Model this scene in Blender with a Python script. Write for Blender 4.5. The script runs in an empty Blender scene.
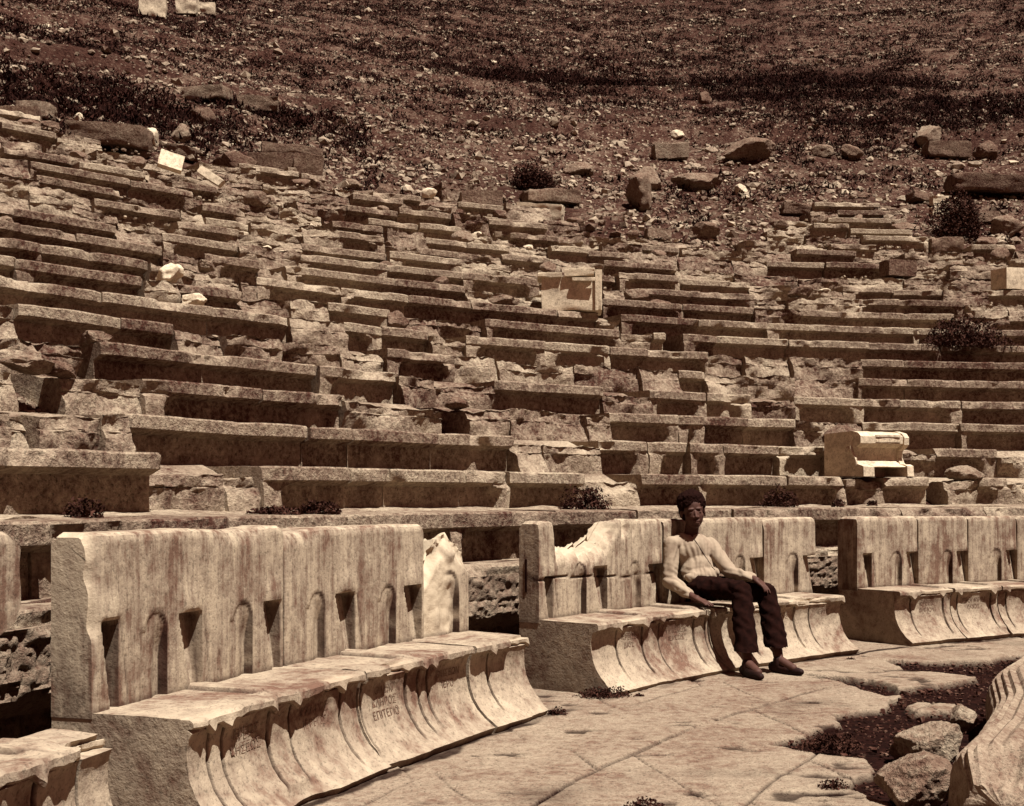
import bpy, math, random
import numpy as np
from math import radians as RAD, pi
random.seed(7); rng = np.random.default_rng(7)
scene = bpy.context.scene
COL = scene.collection

# ------------------------------------------------------------------ camera, world, sun, exposure
CAM_H = 1.28
cam_d = bpy.data.cameras.new('camera'); cam = bpy.data.objects.new('camera', cam_d); COL.objects.link(cam)
FPX = 1250.0
cam_d.sensor_width = 36.0; cam_d.lens = FPX / 1024 * 36.0
HZ = 496.2
cam_d.shift_y = (HZ - 403) / 1024.0
cam_d.clip_end = 1000; cam_d.clip_start = 0.05
cam.location = (0, 0, CAM_H); cam.rotation_euler = (RAD(90), 0, 0)
scene.camera = cam
scene.view_settings.view_transform = 'Standard'; scene.view_settings.look = 'None'
scene.view_settings.gamma = 1.0; scene.view_settings.exposure = 1.2

SUN_EL, SUN_AZ = RAD(67), math.atan2(0.70, -0.71)      # azimuth of the sun measured from +Y towards +X
w = bpy.data.worlds.new('World'); scene.world = w; w.use_nodes = True
nt = w.node_tree; nt.nodes.clear()
sky = nt.nodes.new('ShaderNodeTexSky'); sky.sky_type = 'NISHITA'; sky.sun_disc = False
sky.sun_elevation = SUN_EL; sky.sun_rotation = SUN_AZ
bw = nt.nodes.new('ShaderNodeRGBToBW')                  # the photograph is a brown toned print: sky light without its blue
mul = nt.nodes.new('ShaderNodeMix'); mul.data_type = 'RGBA'; mul.blend_type = 'MULTIPLY'; mul.inputs[0].default_value = 1
mul.inputs[7].default_value = (.50, .14, .13, 1)
bg = nt.nodes.new('ShaderNodeBackground'); bg.inputs['Strength'].default_value = 0.05
wo = nt.nodes.new('ShaderNodeOutputWorld')
nt.links.new(sky.outputs[0], bw.inputs[0]); nt.links.new(bw.outputs[0], mul.inputs[6])
nt.links.new(mul.outputs[2], bg.inputs['Color']); nt.links.new(bg.outputs[0], wo.inputs[0])
sd = bpy.data.lights.new('sun', 'SUN'); sun = bpy.data.objects.new('sun', sd); COL.objects.link(sun)
sd.energy = 5.0; sd.angle = RAD(0.5); sd.color = (1.0, .975, .90)
sx = math.cos(SUN_EL) * math.sin(SUN_AZ); sy = math.cos(SUN_EL) * math.cos(SUN_AZ); sz = math.sin(SUN_EL)
from mathutils import Vector, Matrix, noise as mnoise
sun.rotation_euler = Vector((sx, sy, sz)).to_track_quat('Z', 'Y').to_euler()

# ------------------------------------------------------------------ the plan of the theatre (metres)
CX, CY = 9.90, 1.26                                      # centre of the orchestra
R0, TREAD, Z0, RISE = 13.82, .79, 1.50, .36              # lowest row of seats: radius, depth, height, step up
RB = 11.39                                               # toe of the thrones

def hitY(px, R):
    u = (px - 512) / FPX; a = u*u + 1; b = -2*(u*CX + CY); c = CX*CX + CY*CY - R*R
    return (-b + math.sqrt(max(b*b - 4*a*c, 0))) / (2*a)
def theta(px, R):                                        # bearing round the orchestra of a point on the ring R
    Y = hitY(px, R); return math.atan2((px - 512)/FPX*Y - CX, Y - CY)
def P(r, th, z=0.0):
    return Vector((CX + r*math.sin(th), CY + r*math.cos(th), z))

# ------------------------------------------------------------------ numpy noise
def _h(ix, iy, iz):
    n = (ix.astype(np.int64)*73856093) ^ (iy.astype(np.int64)*19349663) ^ (iz.astype(np.int64)*83492791)
    n = (n ^ (n >> 13)) * 1274126177 & 0x7fffffff
    n = (n ^ (n >> 16)) * 668265263 & 0x7fffffff
    return ((n >> 8) & 0xffff) / 32767.5 - 1.0
def vn(x, y, z=0.0):
    x, y, z = np.broadcast_arrays(np.asarray(x, float), np.asarray(y, float), np.asarray(z, float))
    ix, iy, iz = np.floor(x), np.floor(y), np.floor(z)
    fx, fy, fz = x-ix, y-iy, z-iz
    fx = fx*fx*(3-2*fx); fy = fy*fy*(3-2*fy); fz = fz*fz*(3-2*fz)
    r = 0
    for dx in (0, 1):
        wx = fx if dx else 1-fx
        for dy in (0, 1):
            wy = fy if dy else 1-fy
            for dz in (0, 1):
                wz = fz if dz else 1-fz
                r = r + wx*wy*wz*_h(ix+dx, iy+dy, iz+dz)
    return r
def fbm(x, y, z=0.0, o=4, g=.5):
    r = 0; a = 1.0; s = 0; f = 1.0
    for i in range(o):
        r = r + a*vn(np.asarray(x)*f + 13.7*i, np.asarray(y)*f - 7.1*i, np.asarray(z)*f + 3.3*i); s += a; a *= g; f *= 2.03
    return r/s
def ss(a, b, x):
    t = np.clip((np.asarray(x, float)-a)/(b-a), 0, 1); return t*t*(3-2*t)

# ------------------------------------------------------------------ materials: brown toned print colours
def sep(t):
    g = float(np.interp(t, [.02, .05, .1, .2, .3, .5], [.28, .37, .47, .64, .76, .80])); b = float(np.interp(t, [.02, .05, .1, .2, .3, .5], [.19, .26, .33, .45, .55, .57]))
    t *= .78
    return (t, g*t, b*t, 1)
def newmat(name):
    m = bpy.data.materials.new(name); m.use_nodes = True
    n = m.node_tree; n.nodes.clear()
    out = n.nodes.new('ShaderNodeOutputMaterial'); b = n.nodes.new('ShaderNodeBsdfPrincipled')
    b.inputs['Roughness'].default_value = .9; b.inputs['Specular IOR Level'].default_value = .04
    n.links.new(b.outputs[0], out.inputs[0]); return m, n, b
def stone_mat(name, lo, mid, hi, scale=1.0, streak=0.0, pit=.35, bump=.5, fresh=.62, blot=1.0, dist=.02, rand=.25, soil=.10, big=0.0, pebble=0, fine=60):
    """weathered limestone: blotches, lichen, pits, optional rain streaks; attributes fresh / dirt"""
    m, n, b = newmat(name); N = n.nodes.new; L = n.links.new
    geo = N('ShaderNodeNewGeometry'); oi = N('ShaderNodeObjectInfo')
    off = N('ShaderNodeVectorMath'); off.operation = 'MULTIPLY_ADD'; off.inputs[1].default_value = (17, 31, 23)
    cmb = N('ShaderNodeCombineXYZ')
    for i in range(3): L(oi.outputs['Random'], cmb.inputs[i])
    L(cmb.outputs[0], off.inputs[0]); L(geo.outputs['Position'], off.inputs[2])
    def noi(sc, det=6, rough=.6, vec=None, dis=0.0):
        t = N('ShaderNodeTexNoise'); t.inputs['Scale'].default_value = sc; t.inputs['Detail'].default_value = det
        t.inputs['Roughness'].default_value = rough; t.inputs['Distortion'].default_value = dis
        L(vec or off.outputs[0], t.inputs['Vector']); return t
    n1 = noi(2.2*scale, 7, .65, dis=.4); n2 = noi(14*scale, 5, .7); n3 = noi(fine*scale, 3, .7)
    r1 = N('ShaderNodeValToRGB'); e = r1.color_ramp.elements
    e[0].position = .36; e[0].color = sep(lo); e[1].position = .66; e[1].color = sep(hi)
    k = r1.color_ramp.elements.new(.5); k.color = sep(mid)
    mx = N('ShaderNodeMath'); mx.operation = 'MULTIPLY_ADD'; mx.inputs[1].default_value = .55*blot
    c1 = N('ShaderNodeMath'); c1.operation = 'MULTIPLY_ADD'; c1.inputs[1].default_value = .35*blot; c1.inputs[2].default_value = .5-.5*.9*blot
    L(n1.outputs[0], c1.inputs[0]); 
    mm = N('ShaderNodeMath'); mm.operation = 'MULTIPLY_ADD'; mm.inputs[1].default_value = .55*blot
    L(n2.outputs[0], mm.inputs[0]); L(c1.outputs[0], mm.inputs[2]); src = mm.outputs[0]
    if streak:
        mp = N('ShaderNodeMapping'); mp.inputs['Scale'].default_value = (1, 1, .10); L(geo.outputs['Position'], mp.inputs[0])
        st = noi(16, 5, .7, mp.outputs[0]); sm = N('ShaderNodeMath'); sm.operation = 'MULTIPLY_ADD'
        sm.inputs[1].default_value = streak; L(st.outputs[0], sm.inputs[0])
        sb = N('ShaderNodeMath'); sb.operation = 'SUBTRACT'; sb.inputs[1].default_value = streak*.5
        L(src, sm.inputs[2]); L(sm.outputs[0], sb.inputs[0]); src = sb.outputs[0]
    if big:
        bgn = noi(1.3, 5, .75, dis=.8); bm_ = N('ShaderNodeMath'); bm_.operation = 'MULTIPLY_ADD'; bm_.inputs[1].default_value = big*2
        L(bgn.outputs[0], bm_.inputs[0]); L(src, bm_.inputs[2]); bs_ = N('ShaderNodeMath'); bs_.operation = 'SUBTRACT'; bs_.inputs[1].default_value = big
        L(bm_.outputs[0], bs_.inputs[0]); src = bs_.outputs[0]
    rr = N('ShaderNodeMath'); rr.operation = 'MULTIPLY_ADD'; rr.inputs[1].default_value = rand*.35; 
    L(oi.outputs['Random'], rr.inputs[0]); L(src, rr.inputs[2])
    r2 = N('ShaderNodeMath'); r2.operation = 'SUBTRACT'; r2.inputs[1].default_value = rand*.175; L(rr.outputs[0], r2.inputs[0])
    L(r2.outputs[0], r1.inputs[0])
    # dark lichen specks and pits
    pr = N('ShaderNodeValToRGB'); pe = pr.color_ramp.elements
    pe[0].position = .34; pe[0].color = (1-pit,)*3+(1,); pe[1].position = .46; pe[1].color = (1, 1, 1, 1)
    L(n3.outputs[0], pr.inputs[0])
    m1 = N('ShaderNodeMix'); m1.data_type = 'RGBA'; m1.blend_type = 'MULTIPLY'; m1.inputs[0].default_value = 1
    L(r1.outputs[0], m1.inputs[6]); L(pr.outputs[0], m1.inputs[7])
    if pebble:                                            # pebbles lying in the soil
        vo = N('ShaderNodeTexVoronoi'); vo.inputs['Scale'].default_value = 11; L(geo.outputs['Position'], vo.inputs['Vector'])
        lt = N('ShaderNodeMath'); lt.operation = 'LESS_THAN'; lt.inputs[1].default_value = .30; L(vo.outputs['Distance'], lt.inputs[0])
        sp = N('ShaderNodeSeparateColor'); L(vo.outputs['Color'], sp.inputs[0]); gt = N('ShaderNodeMath'); gt.operation = 'GREATER_THAN'; gt.inputs[1].default_value = .55; L(sp.outputs[0], gt.inputs[0])
        mu = N('ShaderNodeMath'); mu.operation = 'MULTIPLY'; L(lt.outputs[0], mu.inputs[0]); L(gt.outputs[0], mu.inputs[1])
        pc = N('ShaderNodeValToRGB'); pc.color_ramp.elements[0].color = sep(.12); pc.color_ramp.elements[1].color = sep(.42); L(sp.outputs[1], pc.inputs[0])
        mp_ = N('ShaderNodeMix'); mp_.data_type = 'RGBA'; L(mu.outputs[0], mp_.inputs[0]); L(m1.outputs[2], mp_.inputs[6]); L(pc.outputs[0], mp_.inputs[7]); m1 = mp_
    fa = N('ShaderNodeAttribute'); fa.attribute_name = 'fresh'
    m2 = N('ShaderNodeMix'); m2.data_type = 'RGBA'; L(fa.outputs['Fac'], m2.inputs[0]); L(m1.outputs[2], m2.inputs[6]); m2.inputs[7].default_value = sep(fresh)
    da = N('ShaderNodeAttribute'); da.attribute_name = 'dirt_shade'  # dirt and soil; on the thrones also shade painted into the creases
    m3 = N('ShaderNodeMix'); m3.data_type = 'RGBA'; L(da.outputs['Fac'], m3.inputs[0]); L(m2.outputs[2], m3.inputs[6])
    dr = N('ShaderNodeValToRGB'); de = dr.color_ramp.elements; de[0].position = .35; de[0].color = sep(soil*.45); de[1].position = .68; de[1].color = sep(soil*1.5)
    L(n2.outputs[0], dr.inputs[0]); L(dr.outputs[0], m3.inputs[7])
    L(m3.outputs[2], b.inputs['Base Color'])
    bp = N('ShaderNodeBump'); bp.inputs['Strength'].default_value = bump; bp.inputs['Distance'].default_value = dist
    ad = N('ShaderNodeMath'); ad.operation = 'MULTIPLY_ADD'; ad.inputs[1].default_value = .45
    L(n3.outputs[0], ad.inputs[0]); L(n2.outputs[0], ad.inputs[2]); L(ad.outputs[0], bp.inputs['Height']); L(bp.outputs[0], b.inputs['Normal'])
    return m
def plain_mat(name, t, rough=.9, spec=.04, var=.3, scale=20, bump=.3):
    m, n, b = newmat(name); N = n.nodes.new; L = n.links.new
    b.inputs['Roughness'].default_value = rough; b.inputs['Specular IOR Level'].default_value = spec
    tc = N('ShaderNodeTexCoord'); t1 = N('ShaderNodeTexNoise'); t1.inputs['Scale'].default_value = scale; t1.inputs['Detail'].default_value = 5
    L(tc.outputs['Object'], t1.inputs['Vector'])
    r = N('ShaderNodeValToRGB'); e = r.color_ramp.elements; e[0].position = .35; e[0].color = sep(t*(1-var)); e[1].position = .65; e[1].color = sep(t*(1+var))
    L(t1.outputs[0], r.inputs[0]); L(r.outputs[0], b.inputs['Base Color'])
    bp = N('ShaderNodeBump'); bp.inputs['Strength'].default_value = bump; bp.inputs['Distance'].default_value = .01
    L(t1.outputs[0], bp.inputs['Height']); L(bp.outputs[0], b.inputs['Normal']); return m
M_SEAT = stone_mat('weathered_seat_stone', .08, .26, .46, scale=1.5, pit=.6, bump=.8, dist=.045, rand=.5, blot=1.15, fine=32)
M_MARB = stone_mat('throne_marble', .17, .31, .46, scale=1.0, streak=.95, pit=.4, bump=.35, dist=.015, rand=.1, fresh=.54, blot=1.0, big=.32, soil=.03)  # soil sets the tone of the shade painted along slots and arches
M_FRONT = stone_mat('throne_seat_marble', .15, .30, .42, scale=1.0, streak=.15, pit=.45, bump=.4, dist=.018, rand=.1, fresh=.48, blot=.9, big=.45, soil=.03)  # soil sets the tone of the shade painted in the seat grooves
M_ROCK = stone_mat('rough_rock', .08, .20, .36, scale=1.6, pit=.5, bump=.8, dist=.05, rand=.35, fine=35)
M_WHITE = stone_mat('pale_marble', .30, .58, .78, pit=.5, bump=.4, dist=.02, rand=.1)
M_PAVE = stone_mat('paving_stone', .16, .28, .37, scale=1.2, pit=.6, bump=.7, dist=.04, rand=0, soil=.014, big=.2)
M_SOIL = stone_mat('hillside_soil', .028, .09, .22, pebble=1, scale=.9, pit=.6, bump=1.0, dist=.12, rand=0, soil=.05, big=.35, fine=25)
M_MASON = stone_mat('hammered_masonry', .12, .24, .36, scale=2, pit=.6, bump=.8, dist=.03, rand=.2)
M_RUB = stone_mat('scattered_stones', .15, .30, .46, scale=1.0, pit=.2, bump=.3, rand=0)
M_GRIT = stone_mat('dark_gravel', .03, .07, .20, scale=2, pit=.3, bump=.3, rand=0, soil=.04)
M_SCRUB = plain_mat('dry_scrub', .022, var=.6, scale=3)
M_LEAF = plain_mat('dark_weed_leaves', .045, var=.7, scale=15)
M_LETTER = plain_mat('dark_letters', .15, var=.3, scale=40)  # flat dark letters laid just off the stone

# ------------------------------------------------------------------ object helpers
def tag(o, label=None, cat=None, group=None, kind=None):
    if label: o['label'] = label
    if cat: o['category'] = cat
    if group: o['group'] = group
    if kind: o['kind'] = kind
    return o
def mk(name, V, F, mat, parent=None, loc=None, attrs=None, smooth=True, sharp=40):
    V = np.asarray(V, float)
    if loc is None: loc = (0, 0, 0)
    org = np.array(loc, float)
    me = bpy.data.meshes.new(name); me.from_pydata((V-org).tolist(), [], F if isinstance(F, list) else F.tolist()); me.update()
    if attrs:
        for k, a in attrs.items():
            at = me.attributes.new(k, 'FLOAT', 'POINT'); at.data.foreach_set('value', np.asarray(a, np.float32).ravel())
    if smooth:
        me.polygons.foreach_set('use_smooth', np.ones(len(me.polygons), bool))
        if sharp: me.set_sharp_from_angle(angle=RAD(sharp))
    me.materials.append(mat)
    o = bpy.data.objects.new(name, me); COL.objects.link(o)
    if parent is not None:
        o.parent = parent; o.location = Vector(loc) - parent.location
    else: o.location = loc
    return o
def empty(name, loc):
    o = bpy.data.objects.new(name, None); COL.objects.link(o); o.location = loc; o.empty_display_size = .1; return o
def gridfaces(N, M, closed=False, off=0):
    i = np.arange(N-1)[:, None]; j = np.arange(M if closed else M-1)[None, :]
    j2 = (j+1) % M
    a = i*M+j; b = i*M+j2; c = (i+1)*M+j2; d = (i+1)*M+j
    return (np.stack(np.broadcast_arrays(a, b, c, d), -1).reshape(-1, 4)+off)
def polar(r, th, z):
    return np.stack([CX + r*np.sin(th), CY + r*np.cos(th), z], -1)
def densify(pts, step):
    out = []
    for (a, b, st) in pts:
        pass
    return out
def loop(segs):
    """closed profile from (r, z, spacing to the next point)"""
    out = []
    for i, (r, z, st) in enumerate(segs):
        r2, z2, _ = segs[(i+1) % len(segs)]
        n = max(1, int(round(math.hypot(r2-r, z2-z)/st)))
        for k in range(n): out.append((r+(r2-r)*k/n, z+(z2-z)*k/n))
    a = np.array(out); return a[:, 0], a[:, 1]
def sweep_obj(name, r, th, z, mat, parent=None, attrs=None, loc=None, sharp=40):
    """r, th, z are (N, M): closed profiles swept along N steps, capped at both ends"""
    N, M = r.shape
    V = polar(r, th, z).reshape(-1, 3)
    F = gridfaces(N, M, True).tolist(); F.append(list(range(M))[::1]); F.append(list(range((N-1)*M, N*M))[::-1])
    if loc is None: 
        c = V.mean(0); loc = (c[0], c[1], V[:, 2].min())
    return mk(name, V, F, mat, parent, loc, attrs, sharp=sharp)

# ------------------------------------------------------------------ terrain
KMAX = [(-300, 19), (0, 19), (90, 19), (120, 18), (256, 19), (325, 18), (345, 16), (450, 17), (560, 17), (610, 15), (700, 13), (760, 13), (800, 16), (830, 19), (915, 19), (930, 14), (1000, 15), (1300, 16)]
KTH = [(theta(min(max(p, -250), 1250), R0+TREAD*15), k) for p, k in KMAX]
def kmax_at(th): return np.interp(th, [t for t, k in KTH], [k for t, k in KTH])
def terrain(x, y):
    dx = x-CX; dy = y-CY; r = np.hypot(dx, dy); th = np.arctan2(dx, dy)
    rt = R0 + TREAD*(kmax_at(th)+.6)
    z_rows = Z0-RISE+RISE/TREAD*(r-R0) - .09
    z = z_rows.copy() if hasattr(z_rows, 'copy') else z_rows
    up = np.clip(r-rt, 0, None)
    z = z + .30*ss(-.2, 1.4, r-rt)*1.0
    # hillside: a little steeper, with terraces and banks
    far = np.clip(r-31, 0, None)
    z = z + far*.055 + .35*fbm(x*.22, y*.22, 3., 3)*ss(0, 5, up) + .13*fbm(x*.9, y*.9, 1., 3)*ss(0, 2, up)
    bk = r + 1.3*fbm(x*.12, y*.12, 9., 2) 
    for rb, hb in ((36.5, .85), (44., .7), (33.0, .30)):
        z = z + hb*(ss(rb-.25, rb+.25, bk) - ss(rb-3.5, rb+4, bk))*np.clip(.55+.9*fbm(x*.09+rb, y*.09, 5, 2), 0, 1.3)
    z = z + .022*fbm(x*4, y*4, 2., 3)
    # gully dug out behind the lowest rows: passage floor
    return z
def terr(x, y): return float(terrain(np.array([float(x)]), np.array([float(y)]))[0])
def ray_ground(px, py):
    """the point of the hillside seen in that direction from where the photographer stood"""
    u = (px-512)/FPX; v = (HZ-py)/FPX
    Y = np.arange(9, 90, .05); X = u*Y; Zr = CAM_H+v*Y
    d = Zr - terrain(X, Y); i = int(np.argmax(d < 0)) or len(Y)-1
    return Vector((X[i], Y[i], terrain(X[i:i+1], Y[i:i+1])[0]))

rr_ = np.concatenate([np.arange(R0+.15, 31, .13), np.arange(31, 60, .22), np.arange(60, 130, 2.)])
tt_ = np.radians(np.concatenate([np.arange(-110, -88, 2), np.arange(-88, 12, .28), np.arange(12, 60, 2)]))
RR, TT = np.meshgrid(rr_, tt_, indexing='ij')
X = CX+RR*np.sin(TT); Y = CY+RR*np.cos(TT); Z = terrain(X, Y)
F = gridfaces(*RR.shape)[:, ::-1]
d_ = ss(-.1, .5, fbm(X*.35, Y*.35, 4, 4)+.25*ss(40, 30, RR)*0)*.75
V = np.stack([X, Y, Z], -1).reshape(-1, 3)
tag(mk('hillside', V, F, M_SOIL, attrs={'dirt_shade': d_, 'fresh': np.zeros(d_.size)}), kind='structure')
# wide ground under everything
gs = 400.
ga = np.array([(-gs, -gs, -.06), (gs, -gs, -.06), (gs, gs, -.06), (-gs, gs, -.06)])
tag(mk('ground', ga, [[0, 1, 2, 3]], M_SOIL, smooth=False), kind='structure')

# ------------------------------------------------------------------ paving of the orchestra
px_ = np.arange(-2.0, 6.0, .0115); py_ = np.arange(3.6, 11.9, .0115)
X, Y = np.meshgrid(px_, py_, indexing='ij')
wx = X+.05*fbm(X*.9, Y*.9, 1, 3)+.006*fbm(X*9, Y*9, 1, 2); wy = Y+.05*fbm(X*.9, Y*.9, 7, 3)+.006*fbm(X*9, Y*9, 5, 2)
r_ = np.hypot(wx-CX, wy-CY); t_ = np.arctan2(wx-CX, wy-CY)
rings = np.array([4.0, 5.1, 6.2, 7.15, 8.0, 8.95, 9.75, 10.55, 11.2, 12.2, 13.5])
ri = np.clip(np.searchsorted(rings, r_)-1, 0, len(rings)-2)
dr1 = np.minimum(r_-rings[ri], rings[ri+1]-r_)
cellL = 1.25+.35*np.sin(ri*2.3)
q = t_*r_.clip(1)/cellL*1.0 + ri*.37
qi = np.floor(q); dq = np.minimum(q-qi, 1-(q-qi))*cellL
edge = np.minimum(dr1, dq)
joint = (1-ss(.002, .016, edge+.004*fbm(X*14, Y*14, 0, 2)))*ss(-.35, .15, fbm(X*.7, Y*.7, 41, 3))
hs = _h(ri.astype(float), qi, np.full_like(qi, 3.))
crack = 1-ss(.0, .014, np.abs(fbm(X*.8, Y*.8, 11, 4)))
crack *= (fbm(X*.5, Y*.5, 17, 2) > .10)
Z = .008*hs + .006*fbm(X*1.3, Y*1.3, 2, 4) + .004*fbm(X*8, Y*8, 2, 4) - .011*joint - .008*crack - .012*ss(.35, .5, fbm(X*3.2, Y*5, 51, 4))
# bare earth where slabs are lost (right foreground)
def inpoly(X, Y, poly):
    c = np.zeros(X.shape, bool); n = len(poly)
    for i in range(n):
        x1, y1 = poly[i]; x2, y2 = poly[(i+1) % n]
        if y1 == y2: continue
        m = ((y1 > Y) != (y2 > Y)) & (X < (x2-x1)*(Y-y1)/(y2-y1)+x1); c ^= m
    return c
def gp(px, py, z=0.):
    Yg = FPX*(CAM_H-z)/(py-HZ); return ((px-512)/FPX*Yg, Yg)
nx = .07*fbm(X*2.2, Y*2.2, 31, 4)+.02*fbm(X*14, Y*14, 3, 3); ny = .10*fbm(X*2.2, Y*2.2, 37, 4)+.02*fbm(X*14, Y*14, 8, 3)
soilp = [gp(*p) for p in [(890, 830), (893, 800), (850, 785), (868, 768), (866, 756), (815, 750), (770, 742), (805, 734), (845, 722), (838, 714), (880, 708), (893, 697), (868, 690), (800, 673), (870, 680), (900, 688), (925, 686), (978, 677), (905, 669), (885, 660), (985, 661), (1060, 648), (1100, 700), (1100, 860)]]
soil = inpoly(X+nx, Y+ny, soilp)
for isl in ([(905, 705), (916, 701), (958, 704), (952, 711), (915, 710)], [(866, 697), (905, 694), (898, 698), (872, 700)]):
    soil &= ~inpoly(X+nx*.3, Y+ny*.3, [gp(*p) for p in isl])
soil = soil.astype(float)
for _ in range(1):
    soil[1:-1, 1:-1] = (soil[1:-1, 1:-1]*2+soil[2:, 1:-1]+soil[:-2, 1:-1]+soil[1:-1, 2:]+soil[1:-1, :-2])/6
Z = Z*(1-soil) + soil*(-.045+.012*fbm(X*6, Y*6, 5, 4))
dirt_shade = np.clip(joint*.65+crack*.7+soil+.55*ss(.2, .6, fbm(X*1.1, Y*1.1, 21, 5))*(1-soil)+.8*ss(.36, .5, fbm(X*3.2, Y*5, 51, 4)), 0, 1)
# earth swept up against the foot of the thrones
near = ss(.05, .02, np.abs(np.hypot(X-CX, Y-CY)-RB-.01+.07*fbm(X*4, Y*4, 3, 4)))*ss(-.3, .1, fbm(X*2, Y*2, 13, 3)); dirt_shade = np.clip(dirt_shade+.9*near, 0, 1)
keep = ((np.hypot(X-CX, Y-CY) < 12.5) & (X > -.42*Y-.5) & (X < .42*Y+1.2)).ravel()
pf = gridfaces(*X.shape); pf = pf[keep[pf].all(1)]; idx = np.cumsum(keep)-1
pv = np.stack([X, Y, Z], -1).reshape(-1, 3)[keep]
tag(mk('paving', pv, idx[pf], M_PAVE, attrs={'dirt_shade': dirt_shade.ravel()[keep], 'fresh': np.zeros(len(pv))}), kind='structure')

# ------------------------------------------------------------------ rows of seats
ORD = ['lowest', 'second', 'third', 'fourth', 'fifth', 'sixth', 'seventh', 'eighth', 'ninth', 'tenth', 'eleventh', 'twelfth', 'thirteenth', 'fourteenth', 'fifteenth', 'sixteenth', 'seventeenth', 'eighteenth', 'nineteenth', 'twentieth']
NTH = ['first', 'second', 'third', 'fourth', 'fifth', 'sixth', 'seventh', 'eighth', 'ninth', 'tenth', 'eleventh', 'twelfth', 'thirteenth', 'fourteenth', 'fifteenth', 'sixteenth', 'seventeenth', 'eighteenth', 'nineteenth', 'twentieth', 'twenty-first', 'twenty-second', 'twenty-third', 'twenty-fourth', 'twenty-fifth']
GRP = 'stone seat blocks of the theatre rows'
def seat_block(r0, ztop, th0, th1, state, seed, h=.37, depth=.86, ov=.14, lip=.115, ds=.035, bl=None, br=None, low=0., name='seat_block', mat=None):
    rs = random.Random(seed); sd_ = seed*3.17
    L = r0*(th1-th0); n = max(5, int(L/ds)+1); s = np.linspace(0, L, n)
    rough = state == 'R'
    pr, pz = loop([(ov, -h, .045), (ov, -lip-.03, .02), (ov*.25, -lip, .03), (0, -lip+.012, .028), (0, -.014, .012), (.014, 0, .035), (.34, 0, .12), (depth, 0, .4), (depth, -h, .5)])
    S, R_ = np.meshgrid(s, pr, indexing='ij'); _, Zp = np.meshgrid(s, pz, indexing='ij')
    R_ = R_.copy(); Zp = Zp.copy()
    fr = ss(.6, .3, R_)                                   # front part
    under = (Zp < -lip+.005) & (R_ < .3)
    wl = .0 if bl is None else bl; wr = .0 if br is None else br
    rec = np.ones_like(S)
    if wl: rec *= ss(wl*.75, wl*1.15+.02, S + .04*fbm(S*5+sd_, Zp*5, 0, 3) - .10*ss(-.22, -.10, Zp))
    if wr: rec *= ss(wr*.75, wr*1.15+.02, L-S + .04*fbm(S*5+sd_, Zp*5, 0, 3) - .10*ss(-.22, -.10, Zp))
    R_ = np.where(under, R_*rec + (1-rec)*(.012+.03*(fbm(S*7+sd_, Zp*7, 2, 3)+.3)), R_)
    fresh = np.zeros_like(S)
    if rough:
        a = rs.uniform(-.02, .07); tilt = rs.uniform(.05, .42)
        b = a + .17*fbm(S*2.1+sd_, Zp*2.2, 1, 4) + tilt*(Zp+h)*(.6+.4*np.sin(S*2+sd_)) 
        nf = .042*fbm(S*6+sd_, Zp*6, R_*6, 4) + .022*fbm(S*20+sd_, Zp*20, R_*20, 3)
        R_ = np.where(R_ < .6, np.maximum(np.where(R_ < ov+.01, b, R_+.3*b), b)+nf, R_)
        dropz = low + rs.uniform(0, .04) + .06*(fbm(S*1.6+sd_, 2.2, 0, 3)+.25).clip(-.4, 1) + .028*fbm(S*6+sd_, R_*6, 3, 4) + .015*fbm(S*20+sd_, R_*20, 3, 2)
        Zp = np.where(Zp > -h*.55, Zp - dropz.clip(-.03, .5)*fr*ss(-h*.55, -.03, Zp), Zp)
        fresh = .35*ss(.1, .6, fbm(S*3+sd_, Zp*3, 2, 4))
    else:
        # chips along the lip, worn arris, one end often broken away
        lipm = ss(-lip-.05, -lip+.02, Zp)*fr
        chip = (fbm(S*3.2+sd_, Zp*3, 2, 4)-.18).clip(0, 1)*.22
        for end, wdt in ((S, rs.choice([.03, .06, .14])), (L-S, rs.choice([.03, .05, .12]))):
            chip = chip + (ss(wdt, 0, end+.03*fbm(S*9+sd_, Zp*9, 0, 2)))*rs.uniform(.015, .06)
        R_ = R_ + lipm*chip*ss(.25, 0, R_)
        Zp = Zp - fr*ss(-.05, 0, Zp)*(.010*(fbm(S*3+sd_, R_*4, 1, 3)+.4) + .05*chip)
        Zp = Zp + np.where(under & (R_ < .1), .02*fbm(S*8+sd_, 0, 0, 3)*0, 0)
        R_ = R_ + fr*(.005*fbm(S*14+sd_, Zp*14, 0, 3))
        fresh = chip.clip(0, .1)*3
    # ragged block ends
    e = .002+.004*fbm(R_*6+sd_, Zp*6, 1, 3)
    S = S + np.where(S < .001, e, 0) - np.where(S > L-.001, e, 0)
    TH = th0 + S/r0
    tl = rs.uniform(-.012, .012); Zw = ztop + Zp + tl*(S/L-.5)
    Zw = Zw + low*0
    RW = r0 + R_ + rs.uniform(-.012, .012)
    return sweep_obj(name, RW, TH, Zw, mat or M_SEAT, attrs={'fresh': fresh, 'dirt_shade': .5*ss(.35, .6, R_)*ss(-.2, .5, fbm(S*2+sd_, R_*2, 0, 3))})

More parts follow.
